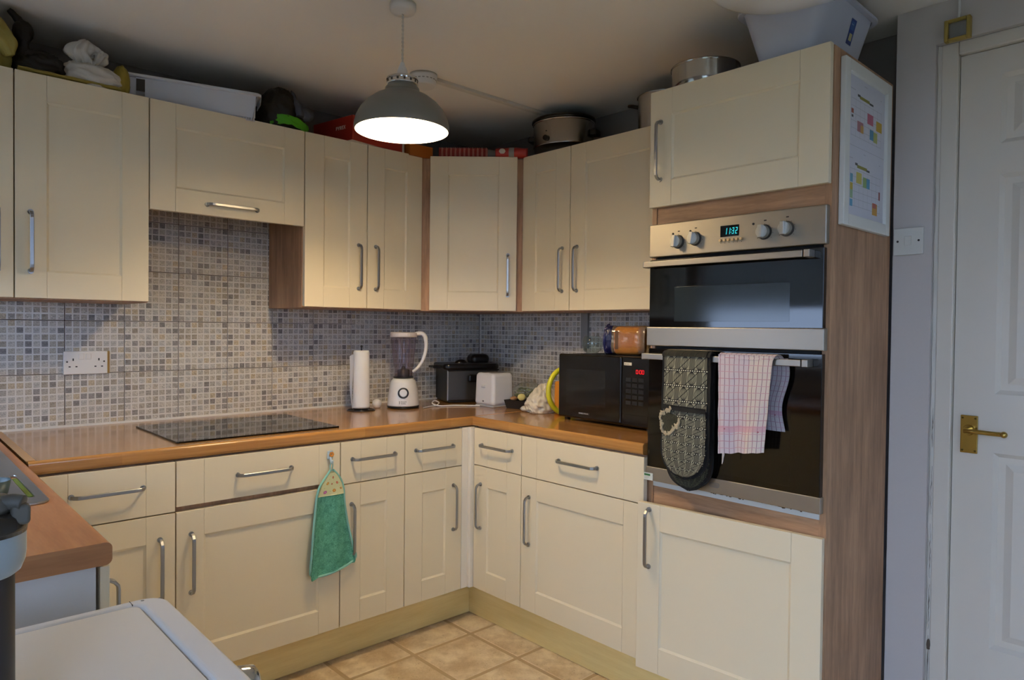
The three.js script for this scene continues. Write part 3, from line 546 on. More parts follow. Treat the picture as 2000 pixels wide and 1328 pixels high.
// ---------------------------------------------------------------- hob, socket, switch, detector, trunking
{
  const hob = thing('ceramic_hob', 'black glass hob set in the beech worktop', 'hob', [-1.5235, WT, 0.36]);
  put('glass', extrude(roundRect(-0.2925, -0.2385, 0.2925, 0.2385, 0.006), 0.006, 0.0012, 2).rotateX(-Math.PI / 2), M('#050506', 0.05), hob);
  for (const [x, z, r] of [[-0.15, -0.1, 0.105], [0.14, -0.12, 0.075], [-0.14, 0.11, 0.08], [0.14, 0.09, 0.105]]) put('cooking_zone_ring', new THREE.TorusGeometry(r, 0.0009, 4, 64).rotateX(Math.PI / 2).translate(x, 0.0056, z), M('#6d6d6f', 0.5), hob);
  const s = thing('wall_socket', 'white double wall socket on the tiled hob wall', 'socket', [-1.948, 1.137, ZW + 0.0008]);
  put('faceplate', rbox(-0.0725, -0.0435, 0, 0.0725, 0.0435, 0.011, 0.003, 2), MAT.whitePlastic, s);
  put('pattress', box(0.0725, -0.042, 0, 0.081, 0.042, 0.003), M('#a08555', 0.8), s);
  for (const x of [-0.015, 0.008]) put('switch_rocker', T(rbox(-0.0085, -0.012, 0, 0.0085, 0.012, 0.004, 0.0015).rotateX(0.14), x, 0.024, 0.011), MAT.whitePlastic, s);
  for (const cx of [-0.042, 0.042]) for (const [x, y, w, h] of [[0.001, 0.012, 0.0045, 0.009], [-0.0105, -0.0145, 0.0068, 0.0042], [0.0115, -0.0145, 0.0068, 0.0042]]) put('pin_hole', box(cx + x - w / 2, y - h / 2, 0.0095, cx + x + w / 2, y + h / 2, 0.0113), MAT.black, s);
  for (const x of [-0.0605, 0.0605]) put('screw', T(cyl(0.0032, 0.003, 0.0006, 12).rotateX(Math.PI / 2), x, 0.004, 0.011), M('#39342e', 0.5), s);
  const sw = thing('light_switch', 'white square light switch on the wall by the door', 'switch', [XN - 0.0005, 1.5715, 2.2225], -Math.PI / 2);
  put('faceplate', rbox(-0.0425, -0.0425, 0, 0.0425, 0.0425, 0.009, 0.0025, 2), M('#d3d3cc', 0.4), sw);
  put('rocker', T(rbox(-0.0095, -0.0145, 0, 0.0095, 0.0145, 0.0045, 0.0015).rotateX(0.12), 0, 0.002, 0.0085), M('#d3d3cc', 0.4), sw);
  for (const x of [-0.03, 0.03]) put('screw', T(cyl(0.0035, 0.0032, 0.001, 12).rotateX(Math.PI / 2), x, 0.001, 0.0088), M('#22221f', 0.5), sw);
  const d = thing('smoke_detector', 'round white smoke detector on the ceiling behind the pendant', 'detector', [-0.915, CEIL, 0.682]);
  put('housing', lathe([[0, -0.048], [0.044, -0.048], [0.05, -0.042], [0.052, -0.014], [0.055, -0.013], [0.055, 0], [0, 0]], 48), MAT.whitePlastic, d);
  for (let i = 0; i < 20; i++) { const a = i / 20 * Math.PI * 2, m = put('vent_slot', box(-0.0045, -0.026, -0.0008, 0.0045, -0.022, 0.0008), M('#a39f96', 0.8), d); m.position.set(Math.sin(a) * 0.0513, 0, Math.cos(a) * 0.0513); m.rotation.y = a; }
  tag(put('cable_trunking', rbox(-0.862, CEIL - 0.014, 0.669, -0.002, CEIL - 0.0002, 0.697, 0.002), M('#dcd9d0', 0.45)), 'white cable trunking along the ceiling from the smoke detector', 'trunking');
  tag(put('cable_trunking', rbox(-0.016, 1.19, 0.742, -0.0012, 1.362, 0.785, 0.002), M('#8f8d88', 0.5)), 'grey cable trunking on the tiles above the microwave', 'trunking');
  const bx = thing('wall_box', 'small yellowed square wall box above the door', 'wall box', [XN - 0.0005, 2.194, 2.347], -Math.PI / 2);
  put('frame', [rbox(-0.034, -0.032, 0, -0.024, 0.032, 0.022, 0.002), rbox(0.024, -0.032, 0, 0.034, 0.032, 0.022, 0.002), rbox(-0.024, 0.024, 0, 0.024, 0.032, 0.022, 0.002), rbox(-0.024, -0.032, 0, 0.024, -0.024, 0.022, 0.002)], M('#a58f45', 0.5), bx);
  put('front', box(-0.024, -0.024, 0, 0.024, 0.024, 0.011), M('#8b8f8f', 0.25, { metalness: 0.7 }), bx);
  put('cable', tube([[0.0, 0.032, 0.006], [0.001, 0.06, 0.004], [0, 0.1005, 0.004]], 0.0034, 8), MAT.white, bx);
}
// shallow glass ceiling light
{
  const o = thing('ceiling_light', 'white glass dish ceiling light, switched off, near the oven housing', 'lamp', [-0.775, 0, 2.12]);
  const y = 2.203;
  put('glass_dish', lathe([[0, -0.036], [0.05, -0.034], [0.1, -0.027], [0.15, -0.014], [0.19, -0.002], [0.205, 0.004], [0.207, 0.008], [0.204, 0.0095], [0.18, 0.006], [0.14, -0.008], [0.09, -0.021], [0, -0.03]].map(([r, h]) => [r, y + h]), 72), M('#e6e9ea', 0.12), o);
  put('base', lathe([[0, y - 0.028], [0.045, y - 0.026], [0.05, CEIL - 0.03], [0.11, CEIL - 0.02], [0.115, CEIL], [0, CEIL]], 48), MAT.whitePlastic, o);
}
// ---------------------------------------------------------------- sink run
{
  const o = thing('sink_cupboard', 'white sided cupboard with cream door under the sink worktop', 'cupboard', [0, 0, 0]);
  put('side_panel', box(XL + 0.01, 0.08, 1.557, -2.2505, WT - 0.0425, 1.575), M('#d2d3d3', 0.5), o);
  put('body', [box(XL + 0.01, 0.08, 0.72, -2.2505, WT - 0.0425, 1.556), box(XL + 0.01, 0.08, 0.64, -2.2505, 0.70, 0.719)], MAT.white, o);
  const d = put('door', rbox(-2.2445, 0.15, 1.0, -2.2285, 0.851, 1.5755, 0.0016), MAT.cream, o);
  const h = put('handle', HANDLE_V, MAT.handle, d); h.position.set(-2.2285, 0.71, 1.52); h.rotation.y = Math.PI / 2;
  // inset sink with drainer
  const s = thing('steel_sink', 'stainless steel sink and drainer let into the brown worktop', 'sink', [0, WT, 0]);
  const sh = roundRect(-2.745, -1.213, -2.258, -0.25, 0.03);        // x, -z
  const slot = roundRect(-2.2905, -1.15, -2.2785, -0.86, 0.005), big = roundRect(-2.70, -0.70, -2.31, -0.29, 0.05);
  sh.holes.push(slot, big);
  put('rim', extrude(sh, 0.006, 0.0022, 2, 6).rotateX(-Math.PI / 2), MAT.steelSink, s);
  put('bowl', [box(-2.70, -0.16, 0.29, -2.31, -0.158, 0.70), box(-2.7015, -0.16, 0.29, -2.70, 0.004, 0.70), box(-2.31, -0.16, 0.29, -2.3085, 0.004, 0.70), box(-2.70, -0.16, 0.2885, -2.31, 0.004, 0.29), box(-2.70, -0.16, 0.70, -2.31, 0.004, 0.7015)], MAT.steelSink, s);
  for (let i = 0; i < 6; i++) put('drainer_rib', rbox(-2.66 + i * 0.052, 0.0055, 0.76, -2.652 + i * 0.052, 0.0085, 1.1, 0.0015), MAT.steelSink, s);
  put('tap', [T(cyl(0.02, 0.018, 0.03, 24), -2.73, 0.0, 0.5), tube([[-2.73, 0.03, 0.5], [-2.73, 0.2, 0.5], [-2.70, 0.25, 0.5], [-2.62, 0.25, 0.5], [-2.59, 0.21, 0.5]], 0.011, 12)], MAT.chrome, s);
  tag(put('scourer_strip', extrude(roundRect(-2.2895, -1.135, -2.2795, -0.9, 0.004), 0.004, 0.001).rotateX(-Math.PI / 2).translate(0, WT + 0.0006, 0), M('#56691f', 0.8)), 'long green strip lying in the slot of the steel drainer', 'scourer');
  const cup = thing('plastic_cup', 'small dark teal cup on the steel drainer', 'cup', [-2.347, WT + 0.0062, 1.068]);
  put('cup', lathe([[0, 0], [0.03, 0], [0.036, 0.03], [0.034, 0.03], [0.028, 0.003], [0, 0.003]], 36), M('#4f6363', 0.4, { side: THREE.DoubleSide }), cup);
}
// ---------------------------------------------------------------- white appliance with bottle
{
  const o = thing('white_appliance', 'white freestanding appliance with rounded top corner and chrome knob', 'appliance', [0, 0, 0]);
  const x0 = -2.81, x1 = -2.197, z0 = 1.772, z1 = 2.372, y = 0.85;
  put('cabinet', [extrude(roundRect(x0, -z1, x1 - 0.008, -z0, 0.03), y - 0.042, 0.004, 2).rotateX(-Math.PI / 2).translate(0, 0.006, 0)], M('#cfd2d6', 0.35), o);
  const top = new THREE.Shape(roundRect(x0, -z1, x1, -z0, 0.036).getPoints(8)), hole = roundRect(x0 + 0.02, -z1 + 0.03, x1 - 0.0405, -z0 - 0.023, 0.0185); top.holes.push(new THREE.Path(hole.getPoints(8)));
  put('top_rim', extrude(top, 0.034, 0.0085, 4, 8).rotateX(-Math.PI / 2).translate(0, y - 0.034, 0), M('#d4d6d9', 0.32), o);
  put('top_panel', extrude(roundRect(x0 + 0.0215, -z1 + 0.0315, x1 - 0.0438, -z0 - 0.0263, 0.0155), 0.0075, 0.0012, 2, 8).rotateX(-Math.PI / 2).translate(0, y - 0.0082, 0), M('#d6d5d2', 0.38), o);
  put('top_support', box(x0 + 0.05, y - 0.036, z0 + 0.06, x1 - 0.08, y - 0.0083, z1 - 0.06), M('#cfd2d6', 0.5), o);
  put('rim_joint', box(-2.2472, y - 0.004, z0 + 0.004, -2.2464, y + 0.0003, z0 + 0.022), MAT.gap, o);
  put('screw_cap', T(cyl(0.0026, 0.0024, 0.0012, 14), -2.2305, y - 0.0006, z0 + 0.0135), M('#8d8f91', 0.4), o);
  const k = put('knob', lathe([[0, 0.034], [0.016, 0.034], [0.0215, 0.03], [0.023, 0.022], [0.025, 0.012], [0.0255, 0], [0, 0]], 40).rotateZ(-Math.PI / 2).translate(x1 - 0.006, 0.815, 2.077), MAT.chrome, o); k.userData.label = 'round chrome knob';
  const b = thing('drinks_bottle', 'dark bottle with clear collar and grey spouted lid on the white appliance', 'bottle', [-2.463, 0.8503, 2.088]);
  put('body', lathe([[0, 0], [0.029, 0], [0.0305, 0.004], [0.0305, 0.181], [0, 0.182]], 40), M('#2b2523', 0.45), b);
  put('collar', lathe([[0.031, 0.176], [0.036, 0.18], [0.0395, 0.189], [0.0405, 0.198], [0.0405, 0.222], [0.038, 0.224]], 40), new THREE.MeshPhysicalMaterial({ color: 0xc3ced0, transmission: 0.5, roughness: 0.3, thickness: 0, side: THREE.DoubleSide }), b);
  put('inner_cup', lathe([[0, 0.184], [0.026, 0.184], [0.032, 0.19], [0.034, 0.22], [0, 0.22]], 32), M('#8f9a9e', 0.5), b);
  put('ring', lathe([[0, 0.219], [0.041, 0.219], [0.042, 0.226], [0.039, 0.236], [0.032, 0.242], [0, 0.242]], 40), M('#2c2823', 0.18), b);
  const lid = put('lid', lathe([[0, 0.241], [0.031, 0.241], [0.031, 0.249], [0.025, 0.256], [0.011, 0.259], [0, 0.259]], 36), M('#57544e', 0.5), b);
  put('spout', [sweep([[0.014, 0.249, 0.01], [0.026, 0.251, 0.016], [0.035, 0.249, 0.021]], [0.008, 0.0085, 0.0085], 16, 10), rbox(0.024, 0.228, 0.012, 0.041, 0.249, 0.027, 0.004)], M('#514f49', 0.5), lid);
}
// ---------------------------------------------------------------- things on the worktop
{
  const k = thing('kitchen_roll', 'white paper kitchen roll on wire stand against the tiles', 'paper roll', [-0.885, WT, 0.17], -0.6);
  put('stand', [new THREE.TorusGeometry(0.062, 0.0022, 8, 48).rotateX(Math.PI / 2).translate(0, 0.0024, 0), new THREE.TorusGeometry(0.035, 0.0022, 8, 40).rotateX(Math.PI / 2).translate(0, 0.0024, 0), tube([[-0.062, 0.0024, 0], [0.062, 0.0024, 0]], 0.002, 6, 2), tube([[0, 0.0024, -0.062], [0, 0.0024, 0.062]], 0.002, 6, 2), tube([[0, 0.0024, 0], [0, 0.15, 0], [0, 0.292, 0]], 0.0035, 8, 4), T(new THREE.SphereGeometry(0.006, 12, 10), 0, 0.295, 0)], M('#4a4846', 0.3, { metalness: 1 }), k);
  const paper = M('#e6e6e2', 0.95, { bumpMap: rep(speckle, 8, 8), bumpScale: 0.0008 });
  put('paper', lathe([[0.018, 0.012], [0.038, 0.012], [0.0385, 0.02], [0.0375, 0.15], [0.0365, 0.268], [0.032, 0.277], [0.018, 0.277], [0.018, 0.012]], 48), paper, k);
  put('loose_sheet', sheet((u, v) => V(-0.036 - 0.022 * u * (0.25 + 0.75 * v) - 0.004 * Math.sin(v * 5), 0.01 + (0.25 - 0.01 * u) * v, 0.018 - 0.025 * u), 10, 24, 0.0016), paper, k);
  // blender, its face towards the room
  const b = thing('blender', 'white jug blender with round dial beside the kitchen roll', 'blender', [-0.672, WT, 0.197], -0.593);
  put('foot', lathe([[0, 0], [0.071, 0], [0.076, 0.004], [0.076, 0.011], [0, 0.011]], 48), MAT.black, b);
  const base = put('base', lathe([[0, 0.011], [0.0745, 0.011], [0.0755, 0.016], [0.073, 0.05], [0.067, 0.09], [0.06, 0.124], [0.055, 0.134], [0.05, 0.136], [0.05, 0.142], [0, 0.142]], 56), MAT.whitePlastic, b);
  put('dial_ring', new THREE.TorusGeometry(0.0225, 0.0033, 10, 40).rotateX(-0.14).translate(0, 0.076, 0.0715), MAT.black, base);
  put('dial', T(cyl(0.0195, 0.0175, 0.014, 32).rotateX(Math.PI / 2 - 0.14), 0, 0.0755, 0.0645), M('#d8d6d2', 0.25), base);
  put('lettering', T(new THREE.PlaneGeometry(0.046, 0.02).rotateX(-0.06), 0, 0.031, 0.0752), M('#ffffff', 0.4, { map: canvasTex(230, 100, (c) => { c.fillStyle = '#e2e0db'; c.fillRect(0, 0, 230, 100); c.fillStyle = '#2a2826'; c.fillRect(22, 14, 14, 30); c.fillRect(28, 34, 10, 40); c.fillRect(20, 62, 12, 22); c.font = 'bold 38px sans-serif'; c.fillText('Russell', 62, 44); c.fillText('Hobbs', 62, 84); }) }), base);
  const smoky = new THREE.MeshPhysicalMaterial({ color: 0xece4ea, transmission: 0.97, roughness: 0.06, thickness: 0, side: THREE.DoubleSide });
  const jar = put('jar', lathe([[0.0, 0.15], [0.043, 0.15], [0.0425, 0.19], [0.0465, 0.2], [0.0525, 0.26], [0.0605, 0.335], [0.0605, 0.338]], 56), smoky, b);
  for (const a of [0.5, 1.6, 2.7, 3.8, 4.9, 6]) put('jar_rib', tube([[Math.sin(a) * 0.045, 0.2, Math.cos(a) * 0.045], [Math.sin(a) * 0.059, 0.33, Math.cos(a) * 0.059]], 0.0022, 6, 4), smoky, jar);
  put('blade_collar', lathe([[0, 0.143], [0.047, 0.143], [0.047, 0.15], [0.03, 0.152], [0.029, 0.182], [0.012, 0.186], [0.006, 0.2], [0, 0.2]], 40), M('#26262b', 0.35), b);
  put('lid', lathe([[0, 0.337], [0.062, 0.337], [0.0635, 0.342], [0.0635, 0.358], [0.06, 0.362], [0, 0.362]], 48), M('#cfc6c0', 0.35), b);
  const hp = [[0.055, 0.355, 0], [0.085, 0.356, 0], [0.1, 0.345, 0], [0.107, 0.31, 0], [0.1045, 0.27, 0], [0.09, 0.225, 0], [0.066, 0.19, 0], [0.044, 0.172, 0]];
  put('handle', sweep(hp, [0.009, 0.0115, 0.0115, 0.0095, 0.0085, 0.008, 0.0075, 0.007], 14, 40), MAT.whitePlastic, b);
  // plug behind the roll, white flex
  const p = thing('plug', 'white mains plug lying between the kitchen roll and blender', 'plug', [-0.775, WT, 0.128], 0.4);
  put('plug_body', T(crumple(0.024, 0.022, 0.02, 0.04, 1, 14, 3, -0.9), 0, 0.02, 0), MAT.whitePlastic, p);
  for (const x of [-0.008, 0.008]) put('pin', rbox(x - 0.003, 0.02, -0.036, x + 0.003, 0.025, -0.016, 0.001), MAT.brass, p);
  tag(put('power_flex', tube([[-0.352, WT + 0.004, 0.388], [-0.40, WT + 0.0036, 0.33], [-0.45, WT + 0.0036, 0.29], [-0.512, WT + 0.004, 0.272], [-0.527, WT + 0.012, 0.236], [-0.49, WT + 0.022, 0.205], [-0.478, WT + 0.014, 0.222], [-0.515, WT + 0.004, 0.25], [-0.56, WT + 0.0036, 0.262], [-0.62, WT + 0.0036, 0.29]], 0.0034, 8, 90), M('#d8d6d2', 0.45)), 'white toaster flex looping over the worktop', 'cable');
  // deep fat fryer in the corner
  const f = thing('deep_fryer', 'dark steel deep fat fryer with black lid in the corner', 'fryer', [-0.394, WT, 0.184], -0.35);
  put('foot_frame', rbox(0.004, 0.002, -0.2, 0.272, 0.014, -0.004, 0.004), MAT.black, f);
  put('body', metreUV(rbox(0, 0.012, -0.205, 0.276, 0.166, 0, 0.006, 2)), M('#5d5b58', 0.36, { metalness: 0.85 }), f);
  put('side_shell', [rbox(-0.0015, 0.012, -0.205, 0.001, 0.166, -0.006, 0.001), rbox(-0.003, 0.166, -0.208, 0.279, 0.172, 0.003, 0.002)], MAT.black, f);
  put('corner_strip', rbox(-0.003, 0.014, -0.0035, 0.0025, 0.166, 0.0025, 0.001), M('#b9b7b2', 0.3, { metalness: 1 }), f);
  put('handle', rbox(0.105, 0.108, 0.0, 0.19, 0.146, 0.03, 0.009, 3), MAT.black, f);
  const lid = put('lid', [extrude(roundRect(-0.02, -0.012, 0.282, 0.212, 0.03), 0.03, 0.01, 3).rotateX(-Math.PI / 2).translate(0, 0.171, 0), rbox(-0.06, 0.176, -0.15, -0.01, 0.188, -0.06, 0.005, 2)], M('#0b0b0c', 0.3), f);
  put('knob', [T(new THREE.SphereGeometry(0.034, 24, 12, 0, Math.PI * 2, 0, Math.PI / 2).scale(1, 0.62, 0.7), 0.1, 0.199, -0.09)], M('#0b0b0c', 0.3), lid);
  put('filter_cover', [rbox(0.165, 0.19, -0.2, 0.27, 0.246, -0.1, 0.026, 5)], M('#0d0d0e', 0.4), lid);
  // toaster
  const t = thing('toaster', 'white two slice toaster in front of the fryer', 'toaster', [-0.272, WT, 0.403], 0.0);
  const body = rbox(-0.072, 0.006, -0.073, 0.072, 0.166, 0.073, 0.02, 4), bp = body.attributes.position;
  for (let i = 0; i < bp.count; i++) { const y = bp.getY(i), q = 1 - 0.07 * (y / 0.166); bp.setX(i, bp.getX(i) * q); bp.setZ(i, bp.getZ(i) * q); }
  body.computeVertexNormals(); put('shell', smooth(body), M('#dadada', 0.3), t);
  for (const z of [-0.026, 0.026]) put('bread_slot', rbox(-0.05, 0.1645, z - 0.011, 0.05, 0.1668, z + 0.011, 0.002), M('#453d37', 0.6), t);
  put('base', rbox(-0.066, 0, -0.067, 0.066, 0.008, 0.067, 0.003), M('#b9b9b9', 0.5), t);
  put('lever', rbox(-0.0765, 0.095, -0.014, -0.066, 0.108, 0.014, 0.003), M('#cfcfcf', 0.35), t);
  put('lettering', T(new THREE.PlaneGeometry(0.012, 0.007).rotateY(-Math.PI / 2), -0.0722, 0.028, 0.0), M('#4d4d4d', 0.5), t);
  // tray with salad
  const tr = thing('baking_tray', 'small dark grey roasting tray in front of the toaster', 'tray', [-0.218, WT, 0.572], 0.12);
  const wallT = (a, b) => sheet((u, v) => V(a[0] + (b[0] - a[0]) * u, 0.003 + 0.037 * v, a[1] + (b[1] - a[1]) * u).multiply(V(1 + 0.14 * v, 1, 1 + 0.12 * v)), 2, 2, 0.003);
  put('tray', [rbox(-0.06, 0, -0.07, 0.06, 0.004, 0.07, 0.001), wallT([-0.06, -0.07], [-0.06, 0.07]), wallT([-0.06, 0.07], [0.06, 0.07]), wallT([0.06, 0.07], [0.06, -0.07]), wallT([0.06, -0.07], [-0.06, -0.07])].map((g) => { const h = g.index ? g.toNonIndexed() : g; return h; }), M('#2c2c2d', 0.4, { metalness: 0.4, side: THREE.DoubleSide }), tr);
  const sb = thing('salad_bag', 'clear bag of green salad leaves piled in the dark tray', 'salad', [-0.205, WT + 0.05, 0.575]);
  const lg = []; for (let i = 0; i < 46; i++) { const g = new THREE.SphereGeometry(1, 8, 6).scale(rr(0.008, 0.016), 0.0018, rr(0.006, 0.011)).rotateX(rr(-1.2, 1.2)).rotateY(rr(0, 6)).rotateZ(rr(-0.9, 0.9)).translate(rr(-0.038, 0.045), rr(0, 0.045), rr(-0.06, 0.06)); lg.push(g); }
  const leaves = [lg.slice(0, 18), lg.slice(18, 34), lg.slice(34)]; ['#5b6a3c', '#7b8552', '#4a5436'].forEach((c, i) => put('leaf_bunch', leaves[i], M(c, 0.6), sb));
  put('film', T(crumple(0.06, 0.042, 0.075, 0.22, 2.2, 22, 12, -0.75), 0.005, 0.028, 0), new THREE.MeshPhysicalMaterial({ color: 0xeef2ee, transmission: 0.93, roughness: 0.12, thickness: 0 }), sb);
  tag(put('cheese_wedge', crumple(0.017, 0.016, 0.02, 0.08, 1.2, 12, 9).translate(-0.272, WT + 0.058, 0.6), M('#cfc47c', 0.5)), 'pale yellow wedge at the front of the dark tray', 'cheese');
  tag(put('bread_roll', crumple(0.018, 0.01, 0.016, 0.08, 1.2, 12, 19).translate(-0.262, WT + 0.046, 0.535), M('#a5784c', 0.7)), 'small brown piece of food at the tray edge', 'food');
  // cream bag
  const bag = thing('food_bag', 'knotted cream plastic food bag between tray and microwave', 'bag', [-0.272, WT, 0.745]);
  const bm = M('#e2d8c2', 0.22, { transmission: 0.12, thickness: 0 });
  put('bag', T(crumple(0.075, 0.066, 0.06, 0.24, 2.9, 48, 4, -0.62, (q, d) => V(q.x * (1 - 0.25 * Math.max(0, d.y)), q.y * (1 + 0.18 * Math.max(0, d.y)), q.z * (1 - 0.35 * Math.max(0, d.y)) + 0.012 * Math.max(0, d.y))), 0, 0.042, -0.006), bm, bag);
  put('bag_tail', T(crumple(0.03, 0.014, 0.034, 0.2, 2.4, 16, 14, -0.8), -0.03, 0.012, -0.07), bm, bag);
  // yellow bowl on edge, orange
  tag(put('yellow_hoop', new THREE.TorusGeometry(0.1, 0.0115, 14, 64).rotateY(-0.12).translate(-0.272, WT + 0.1118, 0.885), M('#cfc92a', 0.35)), 'yellow plastic hoop standing against the side of the microwave', 'hoop');
  tag(put('orange_carton', rbox(-0.262, WT + 0.0005, 0.80, -0.2, WT + 0.148, 0.862, 0.012, 3), M('#c9801f', 0.5)), 'small orange carton behind the yellow hoop', 'carton');
}
// ---------------------------------------------------------------- microwave and what stands on it
{
  const o = thing('microwave', 'black microwave oven on the worktop beside the oven housing', 'microwave', [-0.378, WT, 0.937], -Math.PI / 2 - 0.045);
  const w = 0.5, h = 0.281, y0 = 0.012, D = 0.325;
  put('body', rbox(0.004, y0, -D, w - 0.004, h - 0.002, -0.024, 0.005, 2), MAT.blackMatte, o);
  const door = put('door', [rbox(0, y0, -0.026, 0.352, h, 0, 0.009, 3)], M('#0a0a0b', 0.14), o);
  put('window', rbox(0.048, 0.07, -0.001, 0.27, 0.218, 0.0006, 0.0005), M('#16181a', 0.08), door);
  put('lettering', T(new THREE.PlaneGeometry(0.062, 0.009), 0.155, 0.037, 0.0006), M('#ffffff', 0.4, { map: canvasTex(496, 72, (c) => { c.fillStyle = '#0a0a0b'; c.fillRect(0, 0, 496, 72); c.fillStyle = '#c9c9c9'; c.font = 'bold 54px sans-serif'; c.fillText('morphy richards', 6, 52, 484); }) }), door);
  const cp = put('control_panel', rbox(0.3535, y0, -0.026, w, h, -0.001, 0.006, 2), M('#0a0a0b', 0.16), o);
  put('display', T(new THREE.PlaneGeometry(0.06, 0.026), 0.434, 0.2245, -0.0005), new THREE.MeshPhysicalMaterial({ color: 0x050304, roughness: 0.1, emissive: 0xffffff, emissiveIntensity: 1.2, emissiveMap: canvasTex(240, 104, (c) => { c.fillStyle = '#000'; c.fillRect(0, 0, 240, 104); c.fillStyle = '#ff1420'; const z = (x) => { c.fillRect(x, 20, 36, 9); c.fillRect(x, 75, 36, 9); c.fillRect(x - 3, 24, 9, 56); c.fillRect(x + 30, 24, 9, 56); }; z(84); c.fillRect(132, 36, 8, 9); c.fillRect(132, 60, 8, 9); z(150); z(200); }) }), cp).userData.label = 'red digits 0:00';
  put('sticker', T(new THREE.BoxGeometry(0.038, 0.0115, 0.0005), 0.384, 0.2535, -0.0006), M('#ffffff', 0.5, { map: canvasTex(152, 46, (c) => { c.fillStyle = '#cfc9b8'; c.fillRect(0, 0, 152, 46); c.fillStyle = '#5a564e'; c.fillRect(10, 22, 34, 10); c.fillRect(52, 26, 50, 5); }) }), cp);
  for (let i = 0; i < 3; i++) for (let j = 0; j < 5; j++) put('key', rbox(0.376 + i * 0.031, 0.186 - j * 0.0225, -0.0012, 0.4 + i * 0.031, 0.2 - j * 0.0225, 0.0004, 0.0005), M('#1b1b1d', 0.35), cp);
  put('open_button', rbox(0.37, 0.028, -0.0012, 0.485, 0.058, 0.0008, 0.001), M('#111113', 0.2), cp);
  for (const [x, z] of [[0.03, -0.03], [w - 0.03, -0.03], [0.03, -D + 0.03], [w - 0.03, -D + 0.03]]) put('foot', T(cyl(0.012, 0.014, 0.0125, 16), x, 0, z), MAT.black, o);
  const MT = WT + 0.2798;
  const g = thing('glass_bowl', 'round clear glass bowl on top of the microwave', 'glass', [-0.255, MT, 1.02]);
  put('glass', lathe([[0, 0.001], [0.022, 0.001], [0.04, 0.016], [0.0475, 0.04], [0.044, 0.062], [0.034, 0.077], [0.032, 0.077], [0.0415, 0.061], [0.045, 0.04], [0.038, 0.018], [0.021, 0.004], [0, 0.004]], 48), new THREE.MeshPhysicalMaterial({ color: 0xf6faf8, transmission: 1, roughness: 0.03, thickness: 0 }), g);
  // bread loaf in a printed bag
  const l = thing('bread_loaf', 'bagged bread loaf in blue wrapper on top of the microwave', 'bread', [-0.235, MT, 1.165], -Math.PI / 2 + 0.35);
  const lp = (x0, x1, m, n, sd, parent) => { const G2 = sheet((u, v) => { const a = v * Math.PI * 2, c = Math.cos(a), s = Math.sin(a), p = (q, e) => Math.sign(q) * Math.pow(Math.abs(q), e); const wob = 1 + 0.05 * perlin.noise(u * 5 + sd, v * 8, sd); return V(x0 + (x1 - x0) * u, 0.062 + 0.06 * p(s, 0.6) * wob, 0.052 * p(c, 0.6) * wob); }, 16, 40, 0.0015); return put(n, G2, m, parent); };
  put('loaf', rbox(-0.025, 0.003, -0.05, 0.098, 0.118, 0.05, 0.022, 4), M('#b4762c', 0.6, { bumpMap: rep(speckle, 3, 3), bumpScale: 0.003 }), l);
  const wrapM = M('#23255a', 0.35);
  lp(-0.062, -0.028, M('#8d93b6', 0.35, { map: canvasTex(256, 256, (c) => { c.fillStyle = '#20235c'; c.fillRect(0, 0, 256, 256); c.fillStyle = '#b4a7a6'; for (let i = 0; i < 10; i++) { c.beginPath(); c.moveTo(0, i * 26); c.lineTo(120, i * 26 + 13); c.lineTo(0, i * 26 + 26); c.fill(); } }) }), 'wrapper_end', 3, l);
  put('wrapper_cap', T(crumple(0.012, 0.06, 0.052, 0.2, 2, 16, 6, -0.98), -0.058, 0.061, 0), wrapM, l);
  lp(-0.03, 0.112, new THREE.MeshPhysicalMaterial({ color: 0xfff0d8, transmission: 0.9, roughness: 0.08, thickness: 0 }), 'clear_film', 8, l);
  put('lettering', T(new THREE.PlaneGeometry(0.014, 0.075), -0.006, 0.063, 0.0535), M('#5c3d1d', 0.6), l);
  const fb = thing('fruit_bowl', 'dark bowl holding bananas on top of the microwave', 'bowl', [-0.2, MT, 1.372]);
  put('bowl', lathe([[0, 0.0], [0.04, 0.0], [0.07, 0.03], [0.088, 0.07], [0.085, 0.07], [0.066, 0.032], [0.038, 0.005], [0, 0.005]], 48), M('#1f1712', 0.3, { side: THREE.DoubleSide }), fb);
  const ban = (a, dy, lab) => { const q = put('banana', sweep([0, 1, 2, 3, 4, 5, 6].map((i) => { const t = -0.9 + i * 0.3; return [-0.2 - 0.055 + Math.cos(t) * 0.02 + a, MT + 0.073 + dy + Math.cos(t) * 0.018, 1.372 + Math.sin(t) * 0.075]; }), [0.004, 0.013, 0.016, 0.017, 0.016, 0.012, 0.004], 12, 24), M('#c9a92a', 0.5)); return tag(q, lab, 'fruit', 'bananas in the dark bowl'); };
  ban(0, 0, 'yellow banana at the near rim of the dark fruit bowl'); ban(0.04, 0.006, 'yellow banana behind another one in the dark fruit bowl');
  tag(put('loaf_end', crumple(0.05, 0.045, 0.05, 0.08, 1.6, 18, 33, -0.9).translate(-0.13, MT + 0.115, 1.33), M('#5a3216', 0.6)), 'dark brown bag of bread resting above the fruit bowl', 'bread');
}
